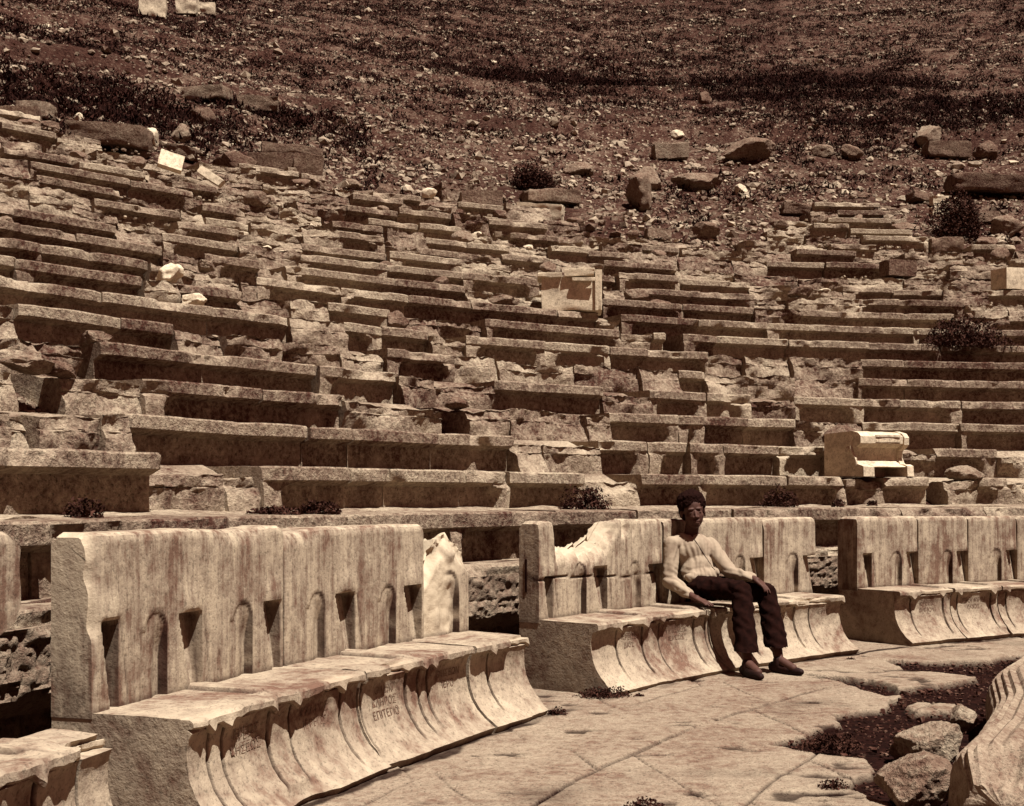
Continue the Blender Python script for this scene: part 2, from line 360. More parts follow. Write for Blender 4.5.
# px boundaries in the photograph were turned into bearings of each row; I whole, R rough or broken, M missing, B/D/E: boss on left / right / both ends
ROWS = {
0: "-330 I -200 I -60 I 155 R 230 R 263 B 356 I 395 I 470 D 512 I 588 R 646 I 702 I 790 D 848 R 888 I 934 M 950 R 985 D 1012 R 1100 I 1250",
1: "-300 I -150 I -40 R 12 R 40 R 100 R 128 I 240 I 313 I 358 I 440 I 516 R 550 R 606 D 650 B 692 E 726 I 782 I 829 R 868 R 910 R 938 D 998 R 1060 I 1180 I 1300",
2: "-200 I -80 R 20 M 75 R 148 B 265 I 349 R 447 M 470 R 512 R 590 R 613 D 680 E 706 I 750 I 797 R 832 R 868 I 962 I 1060 I 1160 I 1300",
3: "-240 I -120 R -20 R 40 R 84 M 104 I 211 I 321 B 401 R 440 R 497 I 607 R 652 E 708 D 752 R 795 E 865 I 902 D 963 I 1050 I 1200",
4: "-220 I -110 R -10 R 22 I 123 I 176 R 228 R 285 R 343 R 388 E 455 R 497 R 574 R 640 R 680 I 708 R 748 R 795 R 860 I 910 I 962 I 1050 I 1200",
5: "-190 I -80 I 33 I 104 I 214 I 293 R 345 D 383 I 430 R 467 E 546 E 611 I 709 R 745 R 790 R 862 I 905 I 996 I 1080 I 1200",
6: "-180 I -80 I 18 B 145 R 179 I 243 R 292 R 330 D 392 R 440 R 487 I 552 I 622 R 655 I 668 M 684 B 718 I 790 I 870 I 943 I 1010 I 1100 I 1200",
7: "-160 I -60 I 42 I 92 I 150 R 195 R 243 R 258 B 343 I 410 I 474 I 560 I 600 R 622 B 700 I 768 B 810 I 885 I 915 I 980 I 1060 I 1180",
8: "-150 I -60 I 16 I 79 I 164 R 206 B 262 R 288 B 395 I 467 R 512 R 545 I 604 E 684 I 755 R 800 I 860 I 905 I 955 R 1010 I 1090 I 1180",
9: "-140 I -50 I 15 I 118 R 164 B 240 R 300 E 388 I 464 E 540 R 565 R 604 R 640 I 690 D 755 R 790 R 858 B 900 D 965 R 1010 R 1070 I 1150",
10: "-140 I -40 R 30 R 70 R 122 R 180 E 240 R 302 B 388 E 460 R 512 R 560 I 620 E 680 I 752 R 792 R 846 B 896 I 944 R 990 D 1040 I 1140",
11: "-130 I -40 R 30 R 95 B 183 R 206 D 250 R 302 R 336 E 385 R 420 D 462 R 505 D 552 R 605 I 678 R 735 R 800 R 850 R 905 R 960 R 1010 R 1080",
12: "-120 I -20 R 38 B 122 R 170 R 204 D 248 R 302 R 335 D 385 R 425 I 470 I 512 R 553 I 590 D 630 R 680 R 735 R 768 I 826 I 900 R 950 R 1010 R 1080",
13: "-120 R -20 R 30 I 130 D 192 R 235 R 280 R 325 R 370 I 420 I 462 R 512 I 560 R 600 R 640 D 680 R 740 R 795 I 855 R 905 R 960 R 1010 R 1080",
14: "-100 R 8 I 76 I 142 R 170 I 213 R 250 R 300 R 345 I 398 I 450 R 486 I 545 R 590 R 640 R 700 M 740 R 800 R 830 I 875 R 925 R 975 I 1020 R 1080",
15: "-100 R 2 R 60 R 105 R 140 R 175 R 220 R 262 R 310 R 350 D 400 R 450 I 500 I 545 R 580 M 640 M 768 R 805 R 860 I 925 R 960 M 1030",
16: "-100 R -10 R 45 R 95 R 140 R 190 R 240 R 290 R 335 R 372 I 420 R 460 I 505 R 550 M 768 R 815 I 850 I 912 M 1060",
17: "-100 R 0 I 55 R 100 M 150 R 200 R 255 I 300 D 325 M 400 R 450 R 490 M 780 R 828 I 905 M 1060",
18: "-90 R 0 R 42 R 85 M 240 I 285 I 322 M 440 R 480 M 812 R 840 I 900 R 925 M 1060",
19: "-80 R -5 I 40 M 255 R 300 M 815 I 880 R 915 M 1060",
}
seed = 100
nblocks = 0
for k in range(20):
    tk = ROWS[k].split(); Rk = R0+TREAD*k; zk = Z0+RISE*k; nvis = 0; nright = 0; nleft = 1 + sum(1 for q, e in zip(tk[1::2], tk[2::2]) if q != 'M' and float(e) <= 0)
    for a, st, b in zip(tk[0::2], tk[1::2], tk[2::2]):
        seed += 1; a = float(a); b = float(b)
        if st == 'M': continue
        t0, t1 = theta(a, Rk), theta(b, Rk); rs = random.Random(seed)
        bl = br = None; low = 0
        if st in 'BE': bl = rs.uniform(.10, .26)
        if st in 'DE': br = rs.uniform(.08, .22)
        if st == 'I' and rs.random() < .12: bl = rs.uniform(.04, .12)
        if st == 'I' and rs.random() < .12: br = rs.uniform(.04, .12)
        s2 = 'R' if st == 'R' else 'I'
        dz = 0; dr = 0
        if k == 0 and b == 155: dz, dr = .05, -.10
        if k == 0 and a == 588: low = .03
        if s2 == 'R': low = rs.uniform(-.01, .05)
        if k >= 10: dz += rs.uniform(-.05, .05); dr += rs.uniform(-.10, .08)
        if k >= 14: dz += rs.uniform(-.07, .05); dr += rs.uniform(-.15, .10)
        # long broken stretches are several stones
        o = seat_block(Rk+dr, zk+dz, t0, t1, s2, seed, bl=bl, br=br, low=low, ds=.032 if k < 4 else .045, h=.37+(.06 if k >= 10 else 0))
        if b < 0: where = 'beyond the left edge of the photo'
        vis = b > 0 and a < 1024
        if vis: nvis += 1
        elif b <= 0: nleft -= 1
        else: nright += 1
        if s2 == 'R': adj = rs.choice(['rough broken', 'battered', 'weathered lipless', 'crumbling'])
        elif bl and br and min(bl, br) > .1: adj = 'both-ends-rough lipped'
        elif bl and bl > .1: adj = 'rough-left-ended lipped'
        elif br and br > .1: adj = 'rough-right-ended lipped'
        else: adj = 'whole lipped'
        adj = adj.rstrip(',')
        if vis: lab = '%s seat block, %s from the left in the %s row up' % (adj, NTH[nvis-1], ORD[k])
        elif b <= 0: lab = '%s seat block out of frame left, %s row up, %s past the edge' % (adj, ORD[k], NTH[nleft-1])
        else: lab = '%s seat block out of frame right, %s row up, %s past the edge' % (adj, ORD[k], NTH[nright-1])
        if k == 0 and vis: lab = lab.replace('in the lowest row up', 'in the lowest seat row')
        lab = lab.replace('lowest row up', 'lowest row')
        tag(o, lab, 'seat block', GRP); nblocks += 1
print('seat blocks', nblocks)

# ------------------------------------------------------------------ ledge course and rubble wall behind the thrones
LP = [-330, -210, -90, -10, 56, 128, 232, 350, 455, 560, 640, 735, 815, 905, 990, 1080, 1180]
for i, (a, b) in enumerate(zip(LP, LP[1:])):
    seed += 1
    R1 = 13.0
    o = seat_block(R1, 1.165, theta(a, R1), theta(b, R1), 'I', seed, h=.39, depth=.95, ov=.16, lip=.128, ds=.03, name='ledge_block', bl=.12 if i in (3, 5, 8) else None)
    tag(o, 'long flat ledge block behind the thrones, %s of its course from the left' % NTH[i], 'ledge block', 'ledge blocks behind the thrones')
FP = [-330, -200, -90, 10, 150, 320, 470, 600, 720, 830, 930, 1040, 1180]
for i, (a, b) in enumerate(zip(FP, FP[1:])):
    seed += 1; R1 = 12.71
    o = seat_block(R1, .785, theta(a, R1), theta(b, R1), 'I', seed, h=.08, depth=.6, ov=.01, lip=.04, ds=.03, name='footing_slab')
    tag(o, 'pale thin slab bedded on the rubble wall behind thrones, %s from left' % NTH[i], 'slab', 'thin slabs on the rubble wall')
# hammered rubble wall: surface of small worked stones
n = 1500; s = np.linspace(RAD(-98), RAD(-14), n)
zz = np.concatenate([[-.05], np.arange(0, .70, .014), [.707]]); zz = np.array(sorted(set(zz.tolist())))
S, ZZ = np.meshgrid(s, zz, indexing='ij'); a_ = S*12.8
cellx = a_/.085; celly = ZZ/.055
h = .03*np.abs(vn(cellx, celly, 0)) + .018*np.abs(vn(cellx*2.1, celly*1.9, 5)) + .008*fbm(cellx*3, celly*3, 1, 2)
Rw = 12.72 - h + .16*ss(.44, .30, ZZ + .06*fbm(a_*2, 0, 3, 3))
pts = [Rw]
Rw = np.concatenate([Rw, np.full((n, 2), 13.5)], 1); ZW = np.concatenate([ZZ, np.full((n, 1), .707), np.full((n, 1), -.05)], 1); SW = np.repeat(s[:, None], ZW.shape[1], 1)
o = sweep_obj('rubble_wall', Rw, SW, ZW, M_MASON)
tag(o, 'low wall of hammered rubble stones behind the marble thrones', 'wall')
# filling of earth between ledge and lowest row
s = np.linspace(RAD(-98), RAD(-14), 300); pr, pz = loop([(12.95, .70, .5), (12.98, .785, .1), (13.2, .77, .2), (14.3, .77, .5), (14.3, .3, .5), (13.3, .3, .5)])
S, R_ = np.meshgrid(s, pr, indexing='ij'); _, Z_ = np.meshgrid(s, pz, indexing='ij')
o = sweep_obj('earth_bank', R_, S, Z_+.01*fbm(S*60, R_*5, 0, 3), M_SOIL); tag(o, kind='structure')
# stones of the treads just in front of the lowest row (crumbled surface of the ledge)
pr, pz = loop([(13.45, 1.0, .1), (13.45, 1.16, .1), (13.60, 1.168, .06), (13.98, 1.185, .06), (14.1, 1.0, .2)])
S, R_ = np.meshgrid(np.linspace(RAD(-95), RAD(-16), 900), pr, indexing='ij'); _, Z_ = np.meshgrid(np.zeros(900), pz, indexing='ij')
Z_ = Z_ + np.where(Z_ > 1.1, .03*fbm(S*40, R_*4, 0, 5), 0); R_ = R_ + np.where(Z_ > 1.1, .08*fbm(S*25, 1., 3, 4), 0)
o = sweep_obj('crumbled_tread', R_, S, Z_, M_SEAT); tag(o, kind='structure')

# ------------------------------------------------------------------ marble thrones
RF, RBK, RL = 11.98, 12.18, 11.53                        # back's front face, back's rear face, seat lip
SEATZ = .46
CV = [(.0, 11.44), (.03, 11.39), (.045, 11.415), (.075, 11.462), (.12, 11.512), (.17, 11.548), (.225, 11.572), (.28, 11.584), (.34, 11.586), (.385, 11.578), (.405, 11.568)]
def curve_r(z): return np.interp(z, [a for a, b in CV], [b for a, b in CV])
def ang(px, R): return theta(px, R)
def make_seat_bm(th0, th1, grooves, seed, parent, name='seat', bands=(), tail=12.20, chip=1.0, broken_toe=False, endfade=None):
    L = RL*(th1-th0); n = max(8, int(L/.005)); s = np.linspace(0, L, n)
    segs = [(r, z, .016) for z, r in CV[1:]]
    segs = [(CV[0][1], -.05, .03)] + segs + [(11.56, .414, .012), (RL+.012, .414, .012), (RL, .424, .012), (RL, .448, .010), (RL+.012, SEATZ, .016), (11.70, SEATZ, .03), (tail, SEATZ, .3), (tail, -.05, .5)]
    pr, pz = loop(segs)
    S, R_ = np.meshgrid(s, pr, indexing='ij'); _, Z_ = np.meshgrid(s, pz, indexing='ij'); R_ = R_.copy(); Z_ = Z_.copy()
    front = (Z_ < .41) & (R_ < 11.9) & (Z_ > -.01)
    lip = ss(.408, .414, Z_)*ss(RL+.10, RL+.03, R_); top = (Z_ > SEATZ-.004) & (R_ > RL+.01)
    gs_ = [RL*(ang(g, 11.62)-th0) for g in grooves]; crease_shade = np.zeros_like(S)  # shade painted along grooves and rim lines, which the sun shines straight into
    for g in gs_:
        gw = ss(.011, .005, np.abs(S-g+.006*fbm(Z_*6, seed, 0, 2)))*ss(.06, .10, Z_)
        R_ = np.where(front, R_+.022*gw, R_); crease_shade = np.maximum(crease_shade, .95*front*ss(.0115, .006, np.abs(S-g+.006*fbm(Z_*6, seed, 0, 2)))*ss(.05, .10, Z_)*ss(-.5, -.1, fbm(S*8+seed, Z_*9, 0, 2)))
        pend = (1-np.abs(S-g+.01)/.035).clip(0, 1)*ss(RL+.06, RL+.02, R_)*lip*ss(.45, .415, Z_)
        Z_ = Z_ - .030*pend*(.3+.9*abs(math.sin(g*7+seed))); R_ = R_ - .012*pend
    for a, b in bands:
        a_, b_ = RL*(ang(a, 11.62)-th0), RL*(ang(b, 11.62)-th0)
        R_ = np.where(front, R_-.004*ss(a_, a_+.012, S)*ss(b_, b_-.012, S)*ss(.05, .1, Z_), R_)
        # raised rim lines on the seat top between neighbours
        c = .5*(a_+b_); rim = ss(.075, .055, np.abs(S-c))*ss(RL+.03, RL+.12, R_)
        Z_ = np.where(top, Z_ + .016*rim, Z_)
        for q in (c-.07, c+.07):
            lq = ss(.012, .004, np.abs(S-q-.05*ss(11.7, 11.55, R_)))*ss(RL+.02, RL+.10, R_); Z_ = np.where(top, Z_ - .010*lq, Z_); crease_shade = np.maximum(crease_shade, .6*lq*top)
    # wear: chipped lip and toe
    ch = (fbm(S*3.3+seed, 2.0, 1, 4)-.02).clip(0, 1)*chip
    fine = fbm(S*12+seed, Z_*12, R_*12, 3)
    R_ = R_ + lip*(.09*ch + .010*fine + .06*(fbm(S*8+seed, 5., 2, 3)-.12).clip(0, 1))
    Z_ = np.where(lip > .5, Z_ - .03*ch*ss(.43, .46, Z_) + .016*fbm(S*11+seed, 3., 7, 3)*ss(.445, .415, Z_), Z_)
    Z_ = np.where(top, Z_ + .004*fbm(S*5+seed, R_*6, 0, 4) - .012*ch*ss(11.75, 11.6, R_), Z_)
    R_ = np.where(front, R_ + .004*fine + .006*fbm(S*2.5+seed, Z_*3, 3, 3), R_)
    toe = ss(.10, .03, Z_)*(R_ < 11.6)
    tc = (fbm(S*2.6+seed*2, 7., 1, 4)-.05).clip(0, 1)
    R_ = R_ + toe*(.10*tc+.012*(fine+1)*.5)
    if broken_toe: R_ = R_ + ss(.24, .02, Z_)*(R_ < 11.7)*ss(broken_toe[0], broken_toe[1], S)*(.10+.05*fine)
    fresh = (lip*ch*3).clip(0, .6) + toe*.15
    dirt_shade = np.maximum(crease_shade, .55*ss(.02, -.01, Z_))
    S = S + np.where(S < .001, .003, 0) - np.where(S > L-.001, .003, 0)
    return sweep_obj(name, R_, th0+S/RL, Z_, M_FRONT, parent, attrs={'fresh': fresh, 'dirt_shade': dirt_shade}, loc=(parent.location if parent else None), sharp=35)
def make_back(th0, th1, T, slots, arches, seed, parent, crest=None, freshf=None, crack=None, endf=None, name='backrest', thick=.23, corner=None, rear=.25):
    Rm = 12.0; L = Rm*(th1-th0); n = max(8, int(L/.009)); s = np.linspace(0, L, n)
    rb = RF+thick
    segs = [(RF, SEATZ-.02, .014), (RF, T-.035, .010), (RF+.008, T-.012, .010), (RF+.03, T, .03), (rb-.03, T, .02), (rb, T-.03, .05), (rb, SEATZ-.02, .1)]
    pr, pz = loop(segs)
    S, R_ = np.meshgrid(s, pr, indexing='ij'); _, Z_ = np.meshgrid(s, pz, indexing='ij'); R_ = R_.copy(); Z_ = Z_.copy()
    front = R_ < RF+.012
    d = np.zeros_like(S)
    fr = np.zeros_like(S); crease_shade = np.zeros_like(S)  # shade painted along slot and arch edges and the crack
    n1 = fbm(S*7+seed, Z_*7, 0, 3)
    cen = []
    for a, b, zt in slots:
        xl = Rm*(ang(a, Rm)-th0); xr = Rm*(ang(b, Rm)-th0)
        xr = max(xr, xl+.10)
        zt2 = zt + .008*n1
        left = xl + (xr-xl)*.55*((zt-Z_)/.31).clip(0, 1)
        ins = ss(left-.004, left+.010, S)*ss(xr+.004, xr-.004, S)*ss(zt2+.003, zt2-.006, Z_)
        dep = .030 + .055*((Z_-SEATZ)/(zt-SEATZ)).clip(0, 1)
        d = np.maximum(d, ins*dep)
        g = xr + .022 + .05*((zt-Z_)/.3).clip(0, 1)
        d = np.maximum(d, .006*ss(.009, .003, np.abs(S-g))*ss(zt, zt-.03, Z_)*ss(SEATZ, SEATZ+.05, Z_))
        crease_shade = np.maximum(crease_shade, .7*front*(ss(.012, .004, np.abs(S-xr))+.8*ss(.007, .002, np.abs(S-g)))*ss(zt, zt-.03, Z_)*ss(-.6, 0, n1)); cen.append(.5*(xl+xr))
        # worn thick brow over the slot
        R_ = np.where(front, R_-.012*ss(.12, .0, np.abs(S-.5*(xl+xr)))*ss(zt-.0, zt+.012, Z_)*ss(zt+.14, zt+.03, Z_), R_)
    for a, zt in arches:
        xa = Rm*(ang(a, Rm)-th0); wd = .155; xc = xa-.065
        topz = zt-.07+np.sqrt((.07**2-(S-xc)**2).clip(0, 1))
        topz = np.where(S < xc-.07, zt-.07, topz)
        shape = ss(xa+.003, xa-.004, S)*ss(xa-wd-.03, xa-wd+.0, S)*ss(topz+.002, topz-.006, Z_)
        deep = .007+.030*ss(xa-.11, xa-.01, S)*ss(.0, .16, topz-Z_)
        d = np.maximum(d, shape*deep); rim = np.sqrt(((S-xc)**2+(Z_-zt+.07).clip(0, 1)**2)); line = ss(.013, .006, np.abs(rim-.066))*((S > xc-.02)|(Z_ > zt-.06))*(Z_ < zt+.01)*(S > xc-.07); crease_shade = np.maximum(crease_shade, .9*line*ss(-.6, -.1, n1)*front*ss(xc-.06, xc+.02, S))
    R_ = np.where(front, R_ + d + .010*np.sin(S*9.4+seed)*ss(T-.3, T, Z_)*0 + .003*fbm(S*3+seed, Z_*3, 1, 4) + .0015*n1, R_)
    if crack is not None:
        cz = crack + .03*fbm(S*2.4+seed, 0, 0, 3)
        R_ = np.where(front, R_+.012*ss(.008, .003, np.abs(Z_-cz)), R_); crease_shade = np.maximum(crease_shade, front*ss(.008, .003, np.abs(Z_-cz)))
    # worn top arris and corners
    wear = (fbm(S*2.7+seed, 3., 0, 4)-.05).clip(0, 1)
    Z_ = np.where(Z_ > T-.04, Z_ - .03*wear - .004*(n1+1), Z_); R_ = np.where((Z_ > T-.09) & (R_ < RF+.05), R_+.03*wear*ss(T-.09, T-.03, Z_), R_)
    for e in (S, L-S):
        Z_ = np.where(Z_ > T-.10, Z_ - .02*ss(.035, 0, e), Z_); R_ = np.where(front, R_+.010*ss(.02, 0, e), R_)
    if corner:                                           # broken vertical arris at one end
        e = S if corner > 0 else L-S
        R_ = np.where(front | (R_ < RF+.14), R_ + ss(.055, 0, e+.025*n1)*(.035+.03*fbm(Z_*7+seed, 0, 1, 3))*ss(.72, .8, Z_), R_)
        fr = fr + .6*ss(.05, .0, e+.02*n1)*ss(.7, .8, Z_)
    if crest is not None:
        cs = [Rm*(ang(p, Rm)-th0) for p, z in crest]; cz = np.interp(S, cs, [z for p, z in crest]) + .03*np.round(2*fbm(S*3+seed, R_*3, 0, 2))/2 + .025*fbm(S*9+seed, R_*7, 0, 4) + .045*(np.mod(S*6.3+.6*fbm(S*3, R_*4, seed, 2), 1)-.5)
        broke = ss(.012, .05, T-cz)
        bev = ss(.11, 0., cz-Z_)*broke
        cz2 = cz + rear*(R_-RF-.1)*broke
        Z_ = np.minimum(Z_, cz2); R_ = np.where(R_ < RF+.15, R_ + .06*bev + .05*bev*(np.abs(fbm(S*9, Z_*9, R_*9+seed, 3))-.15) + .02*bev*fbm(S*30, Z_*30, R_*20, 2), R_)
        fr = np.maximum(fr, bev*(.8+.4*n1).clip(.2, 1))
    if freshf is not None:
        f2 = freshf(S/Rm+th0, Z_, n1)
        R_ = np.where(front, R_ + f2*(.03+.012*fbm(S*9, Z_*9, seed, 4)+.004*fbm(S*28, Z_*28, seed, 2)), R_); fr = np.maximum(fr, f2)
    TH = th0+S/Rm
    if endf is not None: TH = np.minimum(TH, endf(Z_) + .002*n1)
    return sweep_obj(name, R_, TH, Z_, M_MARB, parent, attrs={'fresh': fr.clip(0, 1), 'dirt_shade': np.maximum(crease_shade, .5*ss(SEATZ+.03, SEATZ+.005, Z_)).clip(0, 1)}, loc=parent.location, sharp=35)
def inscription(parent, lines, px0, px1, z0=.345, size=.042, gap=.058):
    verts = []; faces = []
    t0, t1 = ang(px0, 11.62), ang(px1, 11.62); cth = .5*(t0+t1); W = (t1-t0)*11.62
    for li, tx in enumerate(lines):
        cu = bpy.data.curves.new('t', 'FONT'); cu.body = tx; cu.size = 1; cu.align_x = 'CENTER'; cu.resolution_u = 2
        ob = bpy.data.objects.new('t', cu); COL.objects.link(ob)
        me = bpy.data.meshes.new_from_object(ob.evaluated_get(bpy.context.evaluated_depsgraph_get()))
        v = np.zeros(len(me.vertices)*3); me.vertices.foreach_get('co', v); v = v.reshape(-1, 3)
        fs = [list(p.vertices) for p in me.polygons]
        bpy.data.objects.remove(ob); bpy.data.curves.remove(cu); bpy.data.meshes.remove(me)
        if not len(v): continue
        wid = v[:, 0].max()-v[:, 0].min(); sc = min(size*1.35, W*.86/max(wid, .1))
        z = z0 - gap*li + v[:, 1]*size*1.25 - size*.5
        r = curve_r(z) - .0045
        th = cth + v[:, 0]*sc/11.62
        o = len(verts); verts += np.stack([CX+r*np.sin(th), CY+r*np.cos(th), z], -1).tolist(); faces += [[i+o for i in f] for f in fs]
    return mk('inscription', verts, faces, M_LETTER, parent, parent.location, smooth=False)
def bench(label, th0, th1, T, seed, grooves, bands, slots, arches, texts, group=None, back=None, bk=None, sk=None, cat='throne', two=True):
    thm = .5*(th0+th1); e = empty('marble_throne', P(11.8, thm, 0)); bpy.context.view_layer.update()
    tag(e, label, cat, 'carved marble thrones of the front row')
    s = make_seat_bm(th0, th1, grooves, seed, e, bands=bands, **(sk or {}))
    if back: make_back(back[0], back[1], T, slots, arches, seed, e, **(bk or {}))
    if texts:
        for (l, a, b) in texts: inscription(e, l, a, b)
    return e
ZS, ZA = .785, .80
tA = ang(94, RF); tB = ang(285.5, RF); tC = ang(425, RF); tD = ang(470, RF)
bench('broad two-seat marble throne at left with tall rain-streaked back', tA, tB-.0003, 1.145, 3.1, [199, 214, 259, 281, 332], [(259, 281)],
      [(97.5, 111, .80), (175, 197, ZS), (260, 277, .78)], [(162, .81), (248, .80)], [(['ΙΕΡΕΩΣ', 'ΚΗΣΕΩΣ'], 214, 259), (['ΚΑΗΡΩΣ', 'ΙΕΡΕΩΣ'], 281, 332)], back=(tA, tB-.0003), bk=dict(corner=1, thick=.19), sk=dict(tail=12.17))
bench('two-seat marble throne with clear three-line inscription and intact smooth back', tB+.0003, ang(464, 11.6), 1.125, 5.7, [353, 399, 411, 421], [(333, 353), (399, 414)],
      [(332.5, 352, .775), (401, 418, .77)], [(321.6, .80), (392, .79)], [(['ΟΛΙΩΝ', 'ΚΛΗΡΟΣ', 'ΕΠΙΤΕΓΙΟ'], 353, 400), (['ΘΗΣΕΩΝ', 'ΙΕΡΟ'], 422, 460)], back=(tB+.0003, tC),
      sk=dict(chip=1.8, broken_toe=(1.15, 1.35)))
def ff3(th, z, n1):
    p0 = ang(448, 12.0); return ss(p0+.006, p0-.006, th+.012*n1-.02*(z-.7))*ss(1.02, .92, z+.03*n1)
bench('single marble throne whose back is broken to a narrow pale stump', ang(466, 11.6), ang(533, RL), 1.12, 9.2, [482, 522], [], [], [(455.6, .83)], [], back=(tC+.002, tD),
      bk=dict(crest=[(424, .84), (434, .89), (438, .97), (441, 1.02), (454, 1.01), (461, .95), (467, .88), (472, .84)], freshf=ff3, rear=-.3, thick=.13))
tE = ang(540, RF); tF = ang(664, RF); tG = ang(764, RF); tH = ang(816, RF)
bench('two-seat marble throne with large piece broken from its cracked back', tE, ang(703, 11.62), 1.12, 12.4, [611, 637, 653.6, 689, 700], [(637, 654), (689, 701)],
      [(542, 550, .74), (591, 604.6, .775), (646.5, 661.6, .77)], [(583.7, .82), (638, .80)], [(['ΙΕΡΕΩΣ', 'ΔΙΟΣ'], 611, 637), (['ΤΙΜΩΝΟΣ', 'ΙΕΡΕΩΣ'], 654, 689)], back=(tE, tF-.001),
      bk=dict(crest=[(530, 1.14), (551, 1.13), (554, .90), (582, .905), (600, .955), (608, 1.03), (614, 1.09), (640, 1.13), (670, 1.14)], crack=.715, thick=.17), sk=dict(tail=12.15))
bench('two-seat marble throne on which the young man sits', ang(704.5, 11.62), ang(757, 11.62), 1.11, 15.1, [706, 744], [(744, 757)],
      [(697, 712, .775), (748, 763.5, .77)], [(688, .80), (743, .80)], [], back=(tF+.001, tG-.001))
bench('marble throne to the right of the seated young man', ang(758.5, 11.62), ang(846, RL), 1.105, 18.8, [790, 805, 837], [(790, 805)],
      [(801, 820, .77)], [(796, .80)], [(['ΚΗΡΥΚΟΣ'], 758, 790), (['ΙΕΡΕΩΣ'], 805, 837)], back=(tG+.001, tH), sk=dict(chip=1.8))
tI = ang(858, RF)
bench('marble throne with dark shaded side starting the right-hand group', tI, ang(946, 11.62), 1.10, 22.3, [907, 939], [(939, 953)],
      [(861.5, 869.5, .76), (905, 918, .76)], [(899.6, .775)], [(['ΙΕΡΕΩΣ', 'ΔΗΜΟΥ'], 907, 939)], back=(tI, ang(918.5, RF)-.0008))
bench('smooth-backed marble throne, second in the right-hand group', ang(947, 11.62), ang(994, 11.62), 1.095, 25.9, [953.5, 987], [(987, 1002)],
      [(955, 967.5, .757)], [(950.6, .775)], [(['ΙΕΡΟΜΝΗΜ', 'ΟΝΟΣ'], 953, 987)], back=(ang(918.5, RF)+.0008, ang(968.5, RF)-.0008))
bench('smooth-backed marble throne, last whole one before the right edge', ang(995, 11.62), ang(1041, 11.62), 1.09, 28.1, [1002.5, 1035], [(1035, 1049)],
      [(1004.4, 1016.5, .755)], [(999.6, .775)], [(['ΣΤΡΑΤΗΓΟΥ'], 1002, 1035)], back=(ang(968.5, RF)+.0008, ang(1017.5, RF)-.0008))
bench('marble throne whose left part just enters at the right edge', ang(1042, 11.62), ang(1090, 11.62), 1.09, 31.5, [1050, 1083], [],
      [(1052, 1064, .755)], [(1047, .775)], [], back=(ang(1017.5, RF)+.0008, ang(1066, RF)))
# the throne at the left edge: seat corner and a stump of its back
e = bench('broken marble throne corner in the bottom left foreground', ang(-420, RL), ang(124, RL), 1.1, 41.0, [-60, 20, 66], [(20, 66)], [], [], [], sk=dict(tail=11.80, chip=2.2))
def endf(z): return np.interp(z, [.45, .74, .80, .86, 1.06, 1.10], [ang(-60, 12.0), ang(-20, 12.0), ang(7, 12.0), ang(14, 12.0), ang(15, 12.0), ang(4, 12.0)])
make_back(ang(-400, 12.0), ang(26, 12.0), 1.12, [], [], 44.0, e, endf=endf)
e.location.z = .045
# thin dark box on the end face, standing in for a clamp slot's shade
ps = []
ta = tE
for (r, z) in ((12.085, .64), (12.10, .64), (12.10, .86), (12.085, .86)):
    for dt in (-.0003, .002): ps.append(list(P(r, ta+dt, z)))
br = [o for o in COL.objects if o.get('label', '').startswith('two-seat marble throne with large piece')][0]
mk('clamp_slot_shade', ps, [[0, 2, 4, 6], [1, 7, 5, 3], [0, 1, 3, 2], [2, 3, 5, 4], [4, 5, 7, 6], [6, 7, 1, 0]], plain_mat('slot_shadow', .02), br, br.location, smooth=False)

# ------------------------------------------------------------------ loose stones
import bmesh
_ico = {}
def ico(sub):
    if sub not in _ico:
        bm = bmesh.new(); bmesh.ops.create_icosphere(bm, subdivisions=sub, radius=1)
        _ico[sub] = (np.array([v.co[:] for v in bm.verts]), [[v.index for v in f.verts] for f in bm.faces]); bm.free()
    return _ico[sub]
_box = {}
def boxg(n):
    if n not in _box:
        bm = bmesh.new(); bmesh.ops.create_cube(bm, size=2); bmesh.ops.subdivide_edges(bm, edges=bm.edges[:], cuts=n, use_grid_fill=True)
        _box[n] = (np.array([v.co[:] for v in bm.verts]), [[v.index for v in f.verts] for f in bm.faces]); bm.free()
    return _box[n]
def euler(rx, ry, rz): 
    from mathutils import Euler
    return np.array(Euler((rx, ry, rz)).to_matrix())
def rock(name, base, size, seed, mat=None, rot=0, sub=5, planes=11, rough=.17, fresh=0., tilt=(0, 0)):
    v, f = ico(sub); r_ = np.random.default_rng(int(seed*10)); d = v/np.linalg.norm(v, axis=1)[:, None]
    rad = np.full(len(d), 1.25)
    for i in range(planes):
        n = r_.normal(size=3); n /= np.linalg.norm(n); n[2] *= .8
        rad = np.minimum(rad, r_.uniform(.62, 1.0)/np.maximum(d@n, .05))
    rad = rad*(1+rough*fbm(d[:, 0]*2+seed, d[:, 1]*2, d[:, 2]*2, 4)+rough*.35*fbm(d[:, 0]*9+seed, d[:, 1]*9, d[:, 2]*9, 3))
    q = d*rad[:, None]; q = q/np.abs(q).max(0)
    q = q*np.array(size)/2
    q = q@euler(tilt[0], tilt[1], rot).T
    q[:, 2] -= q[:, 2].min()
    return mk(name, q+np.array(base), f, mat or M_ROCK, loc=tuple(base), attrs={'fresh': np.full(len(q), fresh), 'dirt_shade': np.zeros(len(q))}, sharp=32)
